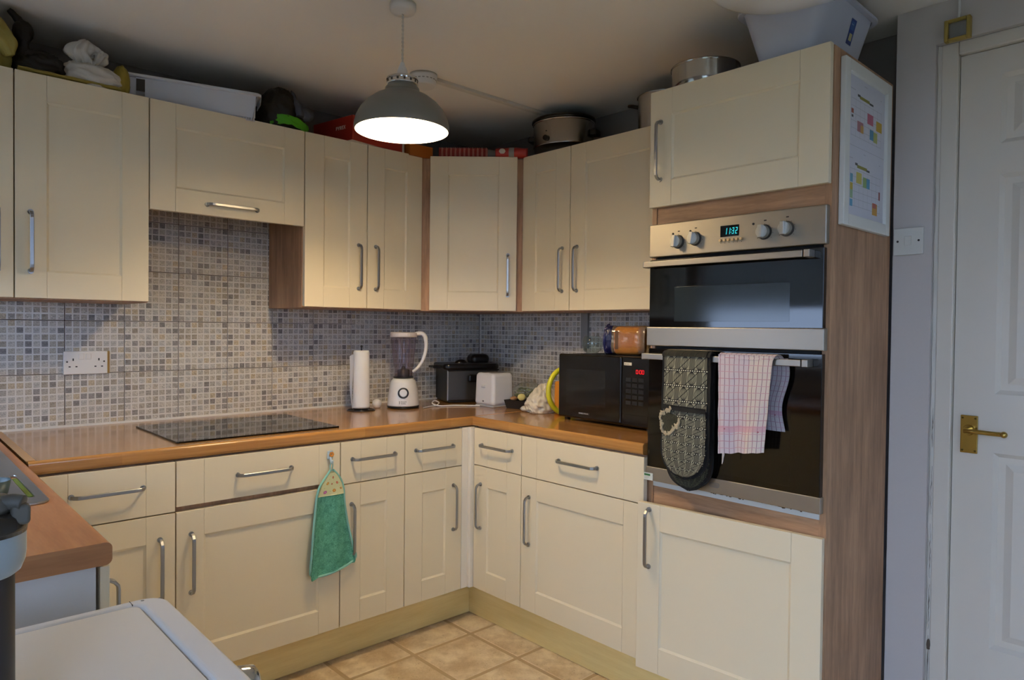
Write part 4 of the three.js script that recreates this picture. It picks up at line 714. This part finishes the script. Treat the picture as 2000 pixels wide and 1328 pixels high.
// ---------------------------------------------------------------- on top of the wall cupboards
const UTOP = UT - 0.006;
{
  const yel = M('#a2954a', 0.6), yb = thing('yellow_bag', 'crumpled yellow bag above the cupboard by the black bag', 'bag', [-2.287, UTOP, 0.2]);
  put('bag', [T(crumple(0.085, 0.085, 0.08, 0.22, 2.4, 34, 8, -0.7), 0, 0.06, 0)], yel, yb);
  put('folded_top', sweep([[-0.06, 0.12, 0.06], [0, 0.135, 0.08], [0.05, 0.1, 0.09], [0.07, 0.05, 0.09]], [0.02, 0.03, 0.028, 0.014], 24, 40, 0.7, 2, 0.7), yel, yb);
  const bb = thing('black_bag', 'knotted black bin bag above the left wall cupboard', 'bag', [-2.135, UTOP, 0.225]);
  put('bag', T(crumple(0.072, 0.055, 0.066, 0.2, 2.6, 36, 21, -0.75), 0.004, 0.041, 0), M('#060607', 0.5), bb);
  put('knot', [sweep([[-0.035, 0.06, 0.01], [-0.042, 0.1, 0.015], [-0.042, 0.13, 0.015]], [0.032, 0.017, 0.02], 16, 20, 0.25, 3), T(crumple(0.026, 0.034, 0.024, 0.16, 2, 18, 22), -0.043, 0.148, 0.018), sweep([[-0.045, 0.165, 0.02], [-0.06, 0.188, 0.022], [-0.082, 0.206, 0.026]], [0.014, 0.0115, 0.008], 12, 16, 0.2, 5)], M('#060607', 0.55), bb);
  const wm = M('#d8d4ca', 0.55, { transmission: 0.1, thickness: 0 });
  const wb = thing('white_bag', 'knotted white carrier bag above the left wall cupboard', 'bag', [-1.985, UTOP, 0.235]);
  put('bag', T(crumple(0.088, 0.05, 0.065, 0.17, 2.2, 32, 31, -0.8, (q, d) => V(q.x, q.y * (1 - 0.25 * d.x), q.z)), 0.005, 0.04, 0.01), wm, wb);
  put('knot', [sweep([[-0.008, 0.055, 0.012], [-0.012, 0.078, 0.016], [-0.02, 0.1, 0.02], [-0.026, 0.125, 0.022], [-0.022, 0.15, 0.022], [-0.016, 0.168, 0.02]], [0.05, 0.024, 0.034, 0.043, 0.036, 0.008], 40, 40, 0.75, 8, 0.75), sweep([[0.0, 0.08, 0.03], [0.014, 0.1, 0.034], [0.022, 0.122, 0.03], [0.012, 0.14, 0.026]], [0.02, 0.03, 0.03, 0.012], 32, 24, 0.8, 18, 0.6)], wm, wb);
  tag(put('yellow_cloth', sheet((u, v) => V(-2.2 + 0.29 * u, UTOP + 0.0115 + 0.003 * perlin.noise(u * 9, v * 3, 4) + 0.004 * v, 0.296 + 0.018 * v), 40, 8, 0.004), M('#8f8038', 0.7)), 'flat dull yellow cloth along the cupboard top edge', 'cloth');
  tag(put('yellow_bag', [T(crumple(0.024, 0.052, 0.028, 0.2, 2, 22, 41, -0.85), -1.898, UTOP + 0.05, 0.26)], M('#97832c', 0.55)), 'small yellow bag beside the pale basket', 'bag');
  // pale plastic basket
  const k = thing('plastic_basket', 'long pale blue plastic basket above the flap cupboard', 'basket', [-1.902, UTOP, 0.218], -0.245);
  const L = 0.475, H = 0.096, Dp = 0.2, pm = M('#cdd1da', 0.45);
  const side = (a, b, y0, y1, t0, t1) => sheet((u, v) => { const y = y0 + (y1 - y0) * v, s = 0.016 * (1 - y / H); return V(a[0] + (b[0] - a[0]) * u + (u < 0.5 ? t0 : t1) * s, y, a[1] + (b[1] - a[1]) * u); }, 6, 4, 0.0026);
  const frontS = (x0, x1, y0, y1) => sheet((u, v) => { const y = y0 + (y1 - y0) * v, s = 0.016 * (1 - y / H); return V(x0 + (x1 - x0) * u, y, -s); }, 6, 4, 0.0026);
  const parts = [frontS(0.008, 0.06, 0, H - 0.006), frontS(0.088, L - 0.01, 0.012, H), frontS(0.06, 0.088, H - 0.008, H)];
  for (let i = 0; i <= 40; i++) { const x = 0.088 + (L - 0.105) * i / 40; parts.push(frontS(x, x + 0.0052, 0, 0.012)); }
  parts.push(T(box(0.01, 0, -Dp + 0.02, L - 0.01, 0.003, -0.014), 0, 0, 0), sheet((u, v) => V(0.016 * (1 - v) * 0.5 + 0.004, H * v, -Dp * u), 4, 4, 0.0026), sheet((u, v) => V(L - 0.004 - 0.016 * (1 - v), H * v, -Dp * u), 4, 4, 0.0026), sheet((u, v) => V(0.004 + (L - 0.008) * u, H * v, -Dp + 0.014 * (1 - v)), 4, 4, 0.0026));
  put('basket', parts.map((g) => g.index ? g.toNonIndexed() : g), pm, k);
  const rim = roundRect(-0.012, -0.012, L + 0.012, Dp + 0.012, 0.024), ih = roundRect(0.004, 0.004, L - 0.004, Dp - 0.004, 0.014); rim.holes.push(new THREE.Path(ih.getPoints(6)));
  put('rim', extrude(rim, 0.011, 0.003, 2, 6).rotateX(-Math.PI / 2).translate(0, H - 0.004, 0), pm, k);
  put('end_lip', sheet((u, v) => V(L + 0.012 - 0.002 * v, H - 0.03 * v, -0.015 - 0.15 * u), 8, 4, 0.0026), pm, k);
  // black and green bag
  const gb = thing('rubble_bag', 'black sack with bright green band above the flap cupboard', 'bag', [-1.302, UTOP, 0.215]);
  put('bag', [T(crumple(0.095, 0.105, 0.085, 0.17, 1.9, 30, 51, -0.62, (q, d) => V(q.x * (1 - 0.3 * Math.max(0, d.y)), q.y, q.z)), -0.005, 0.068, 0)], M('#10110f', 0.5), gb);
  put('green_band', sheet((u, v) => { const a = -0.9 + u * 2.0, r = 0.1 + 0.006 * perlin.noise(u * 6, v * 3, 2); return V(Math.sin(a) * r + 0.012, 0.008 + 0.038 * v + 0.012 * Math.sin(u * 3.5 + 0.6) + 0.006 * perlin.noise(u * 8, v * 2, 7), Math.cos(a) * r * 0.92 + 0.002); }, 30, 8, 0.004), M('#4aa511', 0.45), gb);
  put('grey_liner', [sweep([[0.045, 0.06, 0.065], [0.04, 0.1, 0.06], [0.035, 0.14, 0.05], [0.03, 0.175, 0.04]], [0.034, 0.03, 0.018, 0.004], 16, 24, 0.35, 6, 0.6), T(crumple(0.032, 0.026, 0.022, 0.25, 2, 18, 55), 0.08, 0.085, 0.06)], M('#4a5160', 0.5), gb);
  // red glassware box
  const rb = thing('red_box', 'red glassware carton on top of the cupboards behind the pendant', 'box', [-1.035, UTOP + 0.0075, 0.338], 0.17);
  const W2 = 0.30, H2 = 0.105, D2 = 0.27;
  put('carton', rbox(0, 0, -D2, W2, H2, 0, 0.002), M('#a02a1c', 0.4), rb);
  put('lettering', T(new THREE.PlaneGeometry(0.1, 0.03).rotateY(-Math.PI / 2), -0.0006, 0.06, -0.07), M('#ffffff', 0.4, { map: canvasTex(300, 90, (c) => { c.fillStyle = '#a02a1c'; c.fillRect(0, 0, 300, 90); c.fillStyle = '#efe6dc'; c.font = 'bold 66px sans-serif'; c.fillText('PYREX', 24, 68, 250); }) }), rb);
  put('base_print', T(new THREE.BoxGeometry(W2 - 0.004, 0.0008, D2 - 0.01), W2 / 2, -0.0004, -D2 / 2), M('#ffffff', 0.4, { map: canvasTex(256, 256, (c) => { c.fillStyle = '#d9d2c6'; c.fillRect(0, 0, 256, 256); c.fillStyle = '#74705e'; c.fillRect(26, 20, 200, 216); c.fillStyle = '#b9b4a4'; c.beginPath(); c.arc(90, 170, 60, 0, 7); c.fill(); c.fillStyle = '#3c3a32'; c.fillRect(150, 60, 60, 130); }) }), rb);
  put('corner_patch', rbox(W2 - 0.012, 0.001, -0.012, W2 + 0.001, 0.05, 0.0008, 0.001), M('#c9c6bf', 0.5), rb);
  tag(put('orange_box', rbox(-0.728, UTOP + 0.0005, 0.12, -0.598, UTOP + 0.055, 0.318, 0.002), M('#b3611a', 0.45)), 'flat orange box beside the red carton on the cupboard top', 'box');
  // paper cups lying on the corner cupboard
  const n = 22, pc = [], base = thing('paper_cup_stack', 'stack of red striped paper cups lying on the corner cupboard', 'cups', [-0.555, UTOP + 0.0327, 0.312], 0);
  const ax = V(0.19, 0, 0.185).normalize(), turn = -Math.atan2(ax.z, ax.x); base.rotation.y = turn;
  const cone = (x0) => lathe([[0.024, x0], [0.0325, x0 + 0.0006], [0.0325, x0 + 0.004], [0.030, x0 + 0.0048], [0.029, x0 + 0.0102]], 28).rotateZ(-Math.PI / 2);
  for (let i = 0; i < n; i++) put('cup_rim', cone(i * 0.0105), i % 2 ? M('#c77a6c', 0.6) : M('#a5362f', 0.6), base);
  put('cup_base', lathe([[0.024, n * 0.0105], [0.018, n * 0.0105 + 0.045], [0.0, n * 0.0105 + 0.045]], 28).rotateZ(-Math.PI / 2), M('#8a867f', 0.6), base);
  const rt = thing('red_packet', 'red packet with grey band lying beside the slow cooker', 'packet', [-0.4, UTOP + 0.026, 0.54], turn - 0.02);
  put('packet', [sweep([[0, 0, 0], [0.03, 0, 0], [0.09, 0, 0], [0.15, 0, 0]], [0.02, 0.0235, 0.024, 0.0235], 20, 20, 0.08, 4)], M('#a8241c', 0.35), rt);
  put('band', lathe([[0.0243, 0], [0.0258, 0.003], [0.0258, 0.022], [0.0243, 0.025]], 28).rotateZ(-Math.PI / 2).translate(0.062, 0, 0), M('#8b8880', 0.5), rt);
  put('print_patch', T(crumple(0.013, 0.011, 0.003, 0.2, 2, 10, 3), 0.032, 0.004, 0.0222), M('#c9bfb2', 0.5), rt);
  // slow cooker
  const sc = thing('slow_cooker', 'oval steel slow cooker with black lid on the right hand cupboards', 'slow cooker', [-0.182, UTOP, 0.768], -Math.PI / 2 + 0.35);
  const ov = (pts) => lathe(pts, 64).scale(1.06, 1, 0.9);
  put('base', ov([[0, 0.0], [0.118, 0.0], [0.128, 0.012], [0.132, 0.046], [0, 0.046]]), MAT.black, sc);
  put('body', metreUV(ov([[0.132, 0.045], [0.1345, 0.049], [0.1345, 0.15], [0.132, 0.154]])), M('#a29e98', 0.2, { metalness: 1, side: THREE.DoubleSide }), sc);
  put('rim', ov([[0.13, 0.15], [0.1385, 0.152], [0.1385, 0.156], [0.134, 0.158], [0.12, 0.158]]), MAT.chrome, sc);
  put('lid', ov([[0.134, 0.158], [0.142, 0.161], [0.142, 0.171], [0.13, 0.178], [0.09, 0.19], [0.04, 0.196], [0.022, 0.197], [0.02, 0.205], [0, 0.206]]), M('#0e0e0e', 0.2, { side: THREE.DoubleSide }), sc);
  put('control_knob', [T(cyl(0.0135, 0.012, 0.014, 24).rotateX(Math.PI / 2), -0.035, 0.07, 0.116)], MAT.black, sc);
  put('indicator', T(cyl(0.0032, 0.003, 0.003, 10).rotateX(Math.PI / 2), -0.035, 0.103, 0.1158), MAT.black, sc);
  for (const s of [-1, 1]) put('side_handle', rbox(s * 0.155 - 0.018, 0.085, -0.028, s * 0.155 + 0.018, 0.115, 0.028, 0.009, 3), MAT.black, sc);
  const pan = thing('saucepan', 'deep steel saucepan beside the oven housing on the cupboards', 'pan', [-0.175, UTOP, 1.315]);
  put('pan', lathe([[0, 0], [0.092, 0], [0.101, 0.008], [0.103, 0.15], [0.107, 0.153], [0.105, 0.155], [0.1, 0.151], [0.098, 0.012], [0, 0.006]], 56), M('#b5b3af', 0.25, { metalness: 1, side: THREE.DoubleSide }), pan);
  put('handle', sweep([[-0.02, 0.13, -0.1], [-0.03, 0.14, -0.13], [-0.02, 0.15, -0.16]], [0.009, 0.008, 0.007], 12, 12), MAT.black, pan);
}
// ---------------------------------------------------------------- on top of the oven housing
{
  const TT = 2.0752, p = thing('steel_bowl', 'polished steel pan on top of the oven housing', 'pan', [-0.475, TT, 1.69]);
  put('pan', lathe([[0, 0], [0.088, 0], [0.102, 0.012], [0.108, 0.035], [0.1105, 0.085], [0.1145, 0.088], [0.1145, 0.091], [0.108, 0.0895], [0.104, 0.036], [0.086, 0.006], [0, 0.004]], 64), M('#b8b4ac', 0.16, { metalness: 1, side: THREE.DoubleSide }), p);
  const t = thing('storage_tub', 'pale blue plastic tub on top of the oven housing', 'tub', [-0.44, TT, 2.022]);
  const tubM = M('#b6bccb', 0.4), hx = 0.15, hz = 0.088, H = 0.16, r = 0.03;
  const ringPts = (k) => [...Array(65)].map((_, i) => { const a = i / 64 * Math.PI * 2, c = Math.cos(a), q = Math.sin(a), e = (v) => Math.sign(v) * Math.pow(Math.abs(v), 0.3); return { x: e(c) * (hx + 0.033 * k), y: e(q) * (hz + 0.045 * k) }; });
  const rows = [0, 0.25, 0.5, 0.75, 1], pos = [], idx = [], n = ringPts(0).length;
  for (const k of rows) ringPts(k).forEach((q) => pos.push(q.x, k * H, q.y));
  for (let a = 0; a < rows.length - 1; a++) for (let i = 0; i < n - 1; i++) { const c = a * n + i; idx.push(c, c + n, c + 1, c + 1, c + n, c + n + 1); }
  const g = new THREE.BufferGeometry(); g.setAttribute('position', new THREE.Float32BufferAttribute(pos, 3)); g.setIndex(idx); g.computeVertexNormals();
  put('wall', g, M('#b6bccb', 0.4, { side: THREE.DoubleSide }), t);
  put('bottom', extrude(roundRect(-hx, -hz, hx, hz, r), 0.003).rotateX(-Math.PI / 2), tubM, t);
  const lip = roundRect(-hx - 0.05, -hz - 0.06, hx + 0.05, hz + 0.06, r + 0.03), li = roundRect(-hx - 0.03, -hz - 0.042, hx + 0.03, hz + 0.042, r + 0.01); lip.holes.push(new THREE.Path(li.getPoints(8)));
  put('rim', extrude(lip, 0.009, 0.003, 2, 8).rotateX(-Math.PI / 2).translate(0, H - 0.003, 0), tubM, t);
  const st = put('sticker', T(new THREE.BoxGeometry(0.034, 0.07, 0.0006), 0.03, 0.092, hz + 0.0275), M('#ffffff', 0.4, { map: canvasTex(102, 210, (c) => { c.fillStyle = '#22408c'; c.fillRect(0, 0, 102, 210); c.fillStyle = '#2c5c9e'; c.fillRect(12, 20, 70, 70); c.fillStyle = '#b9b37c'; c.fillRect(26, 118, 56, 60); c.fillStyle = '#7f9ac0'; c.fillRect(18, 40, 40, 8); }) }), t);
  st.rotation.x = 0.27; st.position.set(0, 0.006, 0.004); st.geometry.translate(0, -0.092, -hz - 0.0275); st.position.set(0, 0.098, hz + 0.0285); st.userData.label = 'blue sticker';
}
// ---------------------------------------------------------------- framed planner
{
  const o = thing('framed_planner', 'white framed planner hung on the side of the oven housing', 'picture', [-0.5585, 1.585, ZT1 + 0.0006], 0);
  const w = 0.356, h = 0.468, b = 0.034, t = 0.016;
  put('frame', [rbox(0, 0, 0, b, h, t, 0.0025, 2), rbox(w - b, 0, 0, w, h, t, 0.0025, 2), rbox(b, 0, 0, w - b, b, t, 0.0025, 2), rbox(b, h - b, 0, w - b, h, t, 0.0025, 2)], M('#d9dbd6', 0.35), o);
  put('print', T(new THREE.PlaneGeometry(w - 2 * b, h - 2 * b), w / 2, h / 2, 0.006), M('#ffffff', 0.6, { map: canvasTex(576, 800, (c) => {
    c.fillStyle = '#cdd0da'; c.fillRect(0, 0, 576, 800); c.strokeStyle = '#a3a6ae'; c.lineWidth = 2;
    const line = (x0, y0, x1, y1) => { c.beginPath(); c.moveTo(x0, y0); c.lineTo(x1, y1); c.stroke(); };
    for (const oy of [0, 400]) { for (let i = 0; i < 6; i++) line(60, oy + 130 + i * 42, 520, oy + 130 + i * 42); for (let i = 0; i < 8; i++) line(60 + i * 66, oy + 120, 60 + i * 66, oy + 345); line(0, oy + 398, 576, oy + 398); }
    c.fillStyle = '#55565c'; c.font = '20px sans-serif'; for (const [x, y, s] of [[250, 34, '~~~~'], [40, 84, '~~~~~~~'], [500, 60, '~~'], [250, 432, '~~~'], [40, 478, '~~~~~'], [500, 456, '~~']]) c.fillText(s, x, y);
    c.fillStyle = '#8d8a3c'; c.fillRect(180, 96, 150, 18); c.fillStyle = '#4f4f55'; c.fillRect(150, 92, 40, 14); c.fillRect(330, 104, 60, 12); c.fillStyle = '#8d8a3c'; c.fillRect(160, 498, 150, 18); c.fillStyle = '#4f4f55'; c.fillRect(130, 490, 36, 14); c.fillRect(300, 506, 50, 12);
    const blk = (x, y, w, h, col) => { c.fillStyle = col; c.fillRect(x, y, w, h); };
    blk(300, 170, 92, 62, '#b6697e'); blk(440, 188, 92, 60, '#c8a63a'); blk(150, 245, 90, 60, '#a9787e'); blk(200, 262, 44, 44, '#c39a5a'); blk(340, 258, 60, 60, '#5b93b4'); blk(400, 262, 62, 62, '#a9b067'); blk(60, 190, 34, 26, '#a05a4a'); blk(66, 225, 24, 14, '#4c4c50');
    blk(60, 560, 40, 48, '#6aa0bd'); blk(60, 612, 40, 40, '#c2ad48'); blk(60, 652, 40, 48, '#8fae8b'); blk(60, 706, 40, 40, '#5f9ec2'); blk(150, 540, 80, 64, '#c9bd62'); blk(250, 556, 60, 60, '#8aab72'); blk(306, 556, 50, 60, '#5a9ac0'); blk(400, 690, 80, 70, '#c89a4e'); blk(404, 688, 60, 30, '#b96a5e'); blk(500, 610, 24, 50, '#8d4a48');
  }) }), o);
  put('backing', box(b - 0.003, b - 0.003, 0.001, w - b + 0.003, h - b + 0.003, 0.0052), MAT.white, o);
}
// ---------------------------------------------------------------- cloths on the oven handle
{
  // local frame: x along the oven (world z), z out of the oven
  const gl = thing('oven_gloves', 'quilted grey and black double oven gloves over the oven handle', 'oven gloves', [XT, 0, ZT0], -Math.PI / 2);
  const quilt = canvasTex(512, 1260, (c, W, H) => {
    c.fillStyle = '#8b8975'; c.fillRect(0, 0, W, H); c.strokeStyle = '#121317';
    for (let r = 0; r < 8; r++) {                        // stitched rows of leaves drawn with fine dark lines
      const y0 = r * 160, h = 160;
      for (let k = -1; k < 4; k++) {
        const x = k * 170 + (r % 2) * 85;
        c.lineWidth = 7; c.beginPath(); c.moveTo(x, y0 + h); c.lineTo(x + 170, y0); c.stroke(); c.lineWidth = 5;
        for (let q = -3; q <= 3; q++) { c.beginPath(); c.moveTo(x + 85, y0 + h); c.quadraticCurveTo(x + 85 + q * 30, y0 + h * 0.5, x + 85, y0 + 6); c.stroke(); c.beginPath(); c.moveTo(x + q * 9, y0 + 10); c.lineTo(x + q * 9, y0 + h - 10); c.stroke(); }
      }
      c.fillStyle = '#101114'; c.fillRect(0, y0 - 12, W, 24); c.fillStyle = '#dcdac4'; for (let x = 4; x < W; x += 26) c.fillRect(x, y0 - 5, 14, 10);
    }
  });
  quilt.flipY = false;
  const qm = M('#ffffff', 0.9, { map: quilt, bumpMap: quilt, bumpScale: 0.0015 }), black = M('#0d0d0f', 0.85);
  const X0 = 0.101, X1 = 0.262, cx = (X0 + X1) / 2, hw = (X1 - X0) / 2;
  const outline = (y, yb, rad, grow = 0) => { const d = y - yb; return d < rad ? (hw + grow) * Math.sqrt(Math.max(0.0, 1 - Math.pow((rad - d) / rad, 2))) : hw + grow; };
  // front face: from over the handle down to the rounded end
  const strip = (yTop, yb, z0, bulge, th, grow = 0, shift = 0) => sheet((u, v) => { const y = yTop + (yb - yTop) * v, ww = outline(y, yb, 0.085, grow); const x = cx + shift + (u - 0.5) * 2 * ww; return V(x, y, z0 + bulge * Math.sin(Math.PI * Math.min(1, v * 1.1)) * (1 - Math.pow(2 * u - 1, 2)) + 0.003 * perlin.noise(u * 4, v * 7, 3) + 0.004 * v); }, 20, 60, th);
  const cap = (grow, r, th) => sheet((u, v) => { const a = Math.PI * v; return V(cx + (u - 0.5) * 2 * (hw + grow), 1.201 + Math.sin(a) * r, 0.05 - Math.cos(a) * (r + 0.002)); }, 8, 16, th);
  put('black_binding', [strip(1.205, 0.815, 0.062, 0.006, 0.006, 0.007), cap(0.006, 0.0145, 0.006)], black, gl);
  put('front_face', [strip(1.206, 0.8235, 0.0655, 0.0075, 0.004, -0.002)], qm, gl);
  put('top_fold', cap(-0.004, 0.0185, 0.004), M('#5c5b50', 0.9, { map: rep(quilt, 1, 0.1) }), gl);
  const back = put('back_glove', [strip(1.19, 0.778, 0.036, 0.0, 0.012, 0.004, 0.0)], black, gl); put('back_lining', strip(0.9, 0.786, 0.0435, 0.0, 0.003, -0.004, 0.0), M('#8a8d7d', 0.9, { map: quilt }), back);
  const pk = put('pocket', strip(1.035, 0.8235, 0.0705, 0.007, 0.004, -0.002), qm, gl); put('pocket_binding', sheet((u, v) => V(X0 + 0.002 + (X1 - X0 - 0.004) * u, 1.047 - 0.016 * v - 0.004 * u, 0.0755 + 0.006 * (1 - Math.pow(2 * u - 1, 2))), 12, 3, 0.004), black, pk);
  // torn place with pale wadding round a burnt hole
  const ring = []; for (let i = 0; i < 64; i++) { const a = 1.2 + i / 64 * 5.4, rx = 0.034 + 0.007 * Math.sin(3 * a + 1) + rr(-0.004, 0.004), ry = 0.038 + 0.008 * Math.sin(2 * a) + rr(-0.004, 0.004); ring.push(crumple(rr(0.0012, 0.0042), rr(0.002, 0.0085), 0.0016, 0.5, 2.5, 7, i).rotateZ(rr(-1, 1)).translate(X0 + 0.031 + Math.cos(a) * rx, 0.993 + Math.sin(a) * ry, 0.0795 + rr(0, 0.003))); }
  put('torn_wadding', ring, M('#a89c82', 0.95), gl).userData.kind = 'stuff';
  put('burnt_patch', sheet((u, v) => { const a = v * Math.PI * 2, r = u * (0.9 + 0.18 * Math.sin(3 * a + 1)); return V(X0 + 0.031 + Math.cos(a) * r * 0.033, 0.993 + Math.sin(a) * r * 0.037, 0.0795); }, 6, 36, 0.0015), M('#8a897a', 0.95, { map: quilt }), gl);

  const tw = thing('tea_towel', 'white checked tea towel folded over the lower oven handle', 'towel', [XT, 0, ZT0], -Math.PI / 2);
  const check = canvasTex(512, 1024, (c, W, H) => {
    c.fillStyle = '#c9bdc2'; c.fillRect(0, 0, W, H); c.fillStyle = '#cfc4bd'; c.fillRect(300, 0, 212, H);
    for (let i = 0; i < 11; i++) { c.fillStyle = i % 2 ? '#6d5666' : '#8c5c6a'; c.fillRect(18 + i * 46, 0, 5, H); }
    for (let i = 0; i < 14; i++) { c.fillStyle = i % 3 ? '#c295a0' : '#b37f8c'; c.fillRect(0, 30 + i * 72, W, 6); }
    c.fillStyle = '#c98f9f'; c.globalAlpha = 0.55; c.fillRect(0, 740, W, 66); c.globalAlpha = 1;
    c.fillStyle = '#a5626c'; c.beginPath(); c.arc(70, 770, 8, 0, 7); c.arc(440, 800, 9, 0, 7); c.fill();
  });
  check.flipY = false; const tm = M('#ffffff', 0.92, { map: check });
  const A = 0.296, B = 0.468;
  put('front_fold', sheet((u, v) => { const e = 0.006 * perlin.noise(u * 6, 1, 2), yb = 0.925 + 0.02 * (u - 0.5) + e * 0.6, y = 1.213 + (yb - 1.213) * v; const x = A + 0.012 * v * (1 - u) + (B - A - 0.012 * v - 0.01 * v * u) * u; return V(x, y, 0.067 + 0.006 * v + 0.007 * Math.sin(u * 9 + v * 1.5) * v + 0.004 * perlin.noise(u * 5, v * 6, 6)); }, 40, 50, 0.0025), tm, tw);
  put('top_fold', sheet((u, v) => { const a = Math.PI * v; return V(A + (B - A) * u + 0.018 * u * (1 - v), 1.2 + Math.sin(a) * 0.0165, 0.05 - Math.cos(a) * 0.0175); }, 16, 14, 0.0025), tm, tw);
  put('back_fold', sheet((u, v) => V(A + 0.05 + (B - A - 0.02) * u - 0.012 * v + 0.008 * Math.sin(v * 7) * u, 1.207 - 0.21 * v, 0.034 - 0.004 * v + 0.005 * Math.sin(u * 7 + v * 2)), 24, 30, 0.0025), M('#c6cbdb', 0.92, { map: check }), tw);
  put('loose_thread', sweep([[A + 0.018, 0.93, 0.074], [A + 0.026, 0.918, 0.075], [A + 0.024, 0.9, 0.074], [A + 0.022, 0.884, 0.074]], [0.003, 0.004, 0.0026, 0.001], 8, 16, 0.3), M('#cfc4c0', 0.95), tw);
}
// ---------------------------------------------------------------- hand towel on the hob cupboard
{
  const o = thing('hand_towel', 'green hanging hand towel with floral top below the hob', 'towel', [-1.304, 0, 0.6575]);
  put('hook', [rbox(-0.011, 0.795, 0, 0.011, 0.826, 0.006, 0.0055, 3), sweep([[0, 0.802, 0.004], [0, 0.787, 0.013], [0, 0.783, 0.018], [0, 0.792, 0.022]], [0.005, 0.005, 0.005, 0.004], 10, 16)], M('#b4c6cf', 0.3), o).userData.label = 'pale blue plastic hook';
  const fl = [...Array(6)].map((_, i) => T(new THREE.SphereGeometry(0.0042, 10, 8).scale(1, 1, 0.5), 0.004 + Math.cos(i * 1.047) * 0.006, 0.812 + Math.sin(i * 1.047) * 0.006, 0.0075)); put('hook_flower', fl, M('#d98a2c', 0.5), o);
  put('loop', tube([[-0.004, 0.752, 0.013], [-0.005, 0.775, 0.015], [0, 0.79, 0.0185], [0.004, 0.775, 0.016], [0.002, 0.752, 0.013]], 0.0022, 8, 30), M('#8fc0b6', 0.8), o);
  // half widths by height
  const edge = (y) => { const k = [[0.757, 0.004, 0.006], [0.735, 0.022, 0.026], [0.705, 0.045, 0.043], [0.675, 0.056, 0.05], [0.64, 0.06, 0.053], [0.55, 0.074, 0.07], [0.46, 0.083, 0.09], [0.40, 0.088, 0.104], [0.372, 0.083, 0.1]]; for (let i = 0; i < k.length - 1; i++) if (y <= k[i][0] && y >= k[i + 1][0]) { const t = (k[i][0] - y) / (k[i][0] - k[i + 1][0]); return [k[i][1] + (k[i + 1][1] - k[i][1]) * t, k[i][2] + (k[i + 1][2] - k[i][2]) * t]; } return y > 0.7 ? [0.004, 0.006] : [0.083, 0.1]; };
  const fold = (x, y) => { const d = Math.min(1, Math.max(0, (0.69 - y) / 0.08)); return 0.014 + d * (0.008 * Math.sin(x * 62 + 0.6) + 0.004 * Math.sin(x * 31 + y * 9)) ; };
  const panel = (y0, y1, g, th, lift, nu = 30, nv = 30) => sheet((u, v) => { const y = y0 + (y1 - y0) * v - ((y1 < 0.5 && v > 0.9) ? 0.028 * (v - 0.9) * 10 * (0.5 - u) : 0), [l, r] = edge(Math.max(0.373, Math.min(0.757, y0 + (y1 - y0) * v))); const x = -l - g + (l + r + 2 * g) * u; return V(x, y, fold(x, y) + lift); }, nu, nv, th);
  const tt = dataTex(256, 256, (u, v) => mixc([0.25, 0.52, 0.44], [0.45, 0.76, 0.66], Math.max(0, Math.min(1, 0.5 + 0.9 * (pnoise(u * 90, v * 90, 90, 90, 3) - 0.5) + 0.5 * (pnoise(u * 14, v * 14, 14, 14, 4) - 0.5)))));
  put('terry_panel', panel(0.668, 0.381, -0.004, 0.006, 0), M('#ffffff', 1, { map: rep(tt, 1, 2), bumpMap: rep(speckle, 6, 12), bumpScale: 0.002 }), o).userData.label = 'sea green terry cloth';
  const ft = canvasTex(256, 256, (c) => { c.fillStyle = '#cfd0a0'; c.fillRect(0, 0, 256, 256); c.fillStyle = '#b9c48a'; for (let i = 0; i < 14; i++) c.fillRect((i * 73) % 256, (i * 41) % 256, 16, 8); const dot = (x, y, r, a, b) => { c.fillStyle = a; for (let k = 0; k < 6; k++) { c.beginPath(); c.arc(x + Math.cos(k * 1.047) * r, y + Math.sin(k * 1.047) * r, r * 0.7, 0, 7); c.fill(); } c.fillStyle = b; c.beginPath(); c.arc(x, y, r * 0.55, 0, 7); c.fill(); }; dot(140, 60, 9, '#b3433c', '#d7b46a'); dot(70, 120, 10, '#c98a34', '#e4d07a'); dot(196, 122, 9, '#b9504a', '#e0c27a'); dot(64, 212, 11, '#bb5a9a', '#e3a9cf'); dot(156, 205, 11, '#b8792f', '#dcb45c'); dot(128, 130, 6, '#a8443c', '#e5d29a'); dot(230, 190, 7, '#b8792f', '#d0b060'); });
  ft.flipY = false; put('floral_top', panel(0.75, 0.664, -0.003, 0.006, 0.003, 20, 20), M('#ffffff', 0.85, { map: ft }), o);
  // binding all round
  const pts = []; const ys = [0.757, 0.735, 0.705, 0.675, 0.64, 0.55, 0.46, 0.41]; ys.forEach((y) => { const [l] = edge(y); pts.push([-l, y, fold(-l, y) + 0.001]); });
  pts.push([-0.08, 0.386, 0.016], [-0.05, 0.374, 0.014], [0.02, 0.38, 0.018], [0.085, 0.398, 0.014], [0.103, 0.412, 0.014]);
  [...ys].reverse().slice(1).forEach((y) => { const [, r] = edge(y); pts.push([r, y, fold(r, y) + 0.001]); });
  put('binding', tube(pts, 0.0042, 8, 160), M('#86bfb4', 0.85), o);
}
renderer.render(scene, camera);
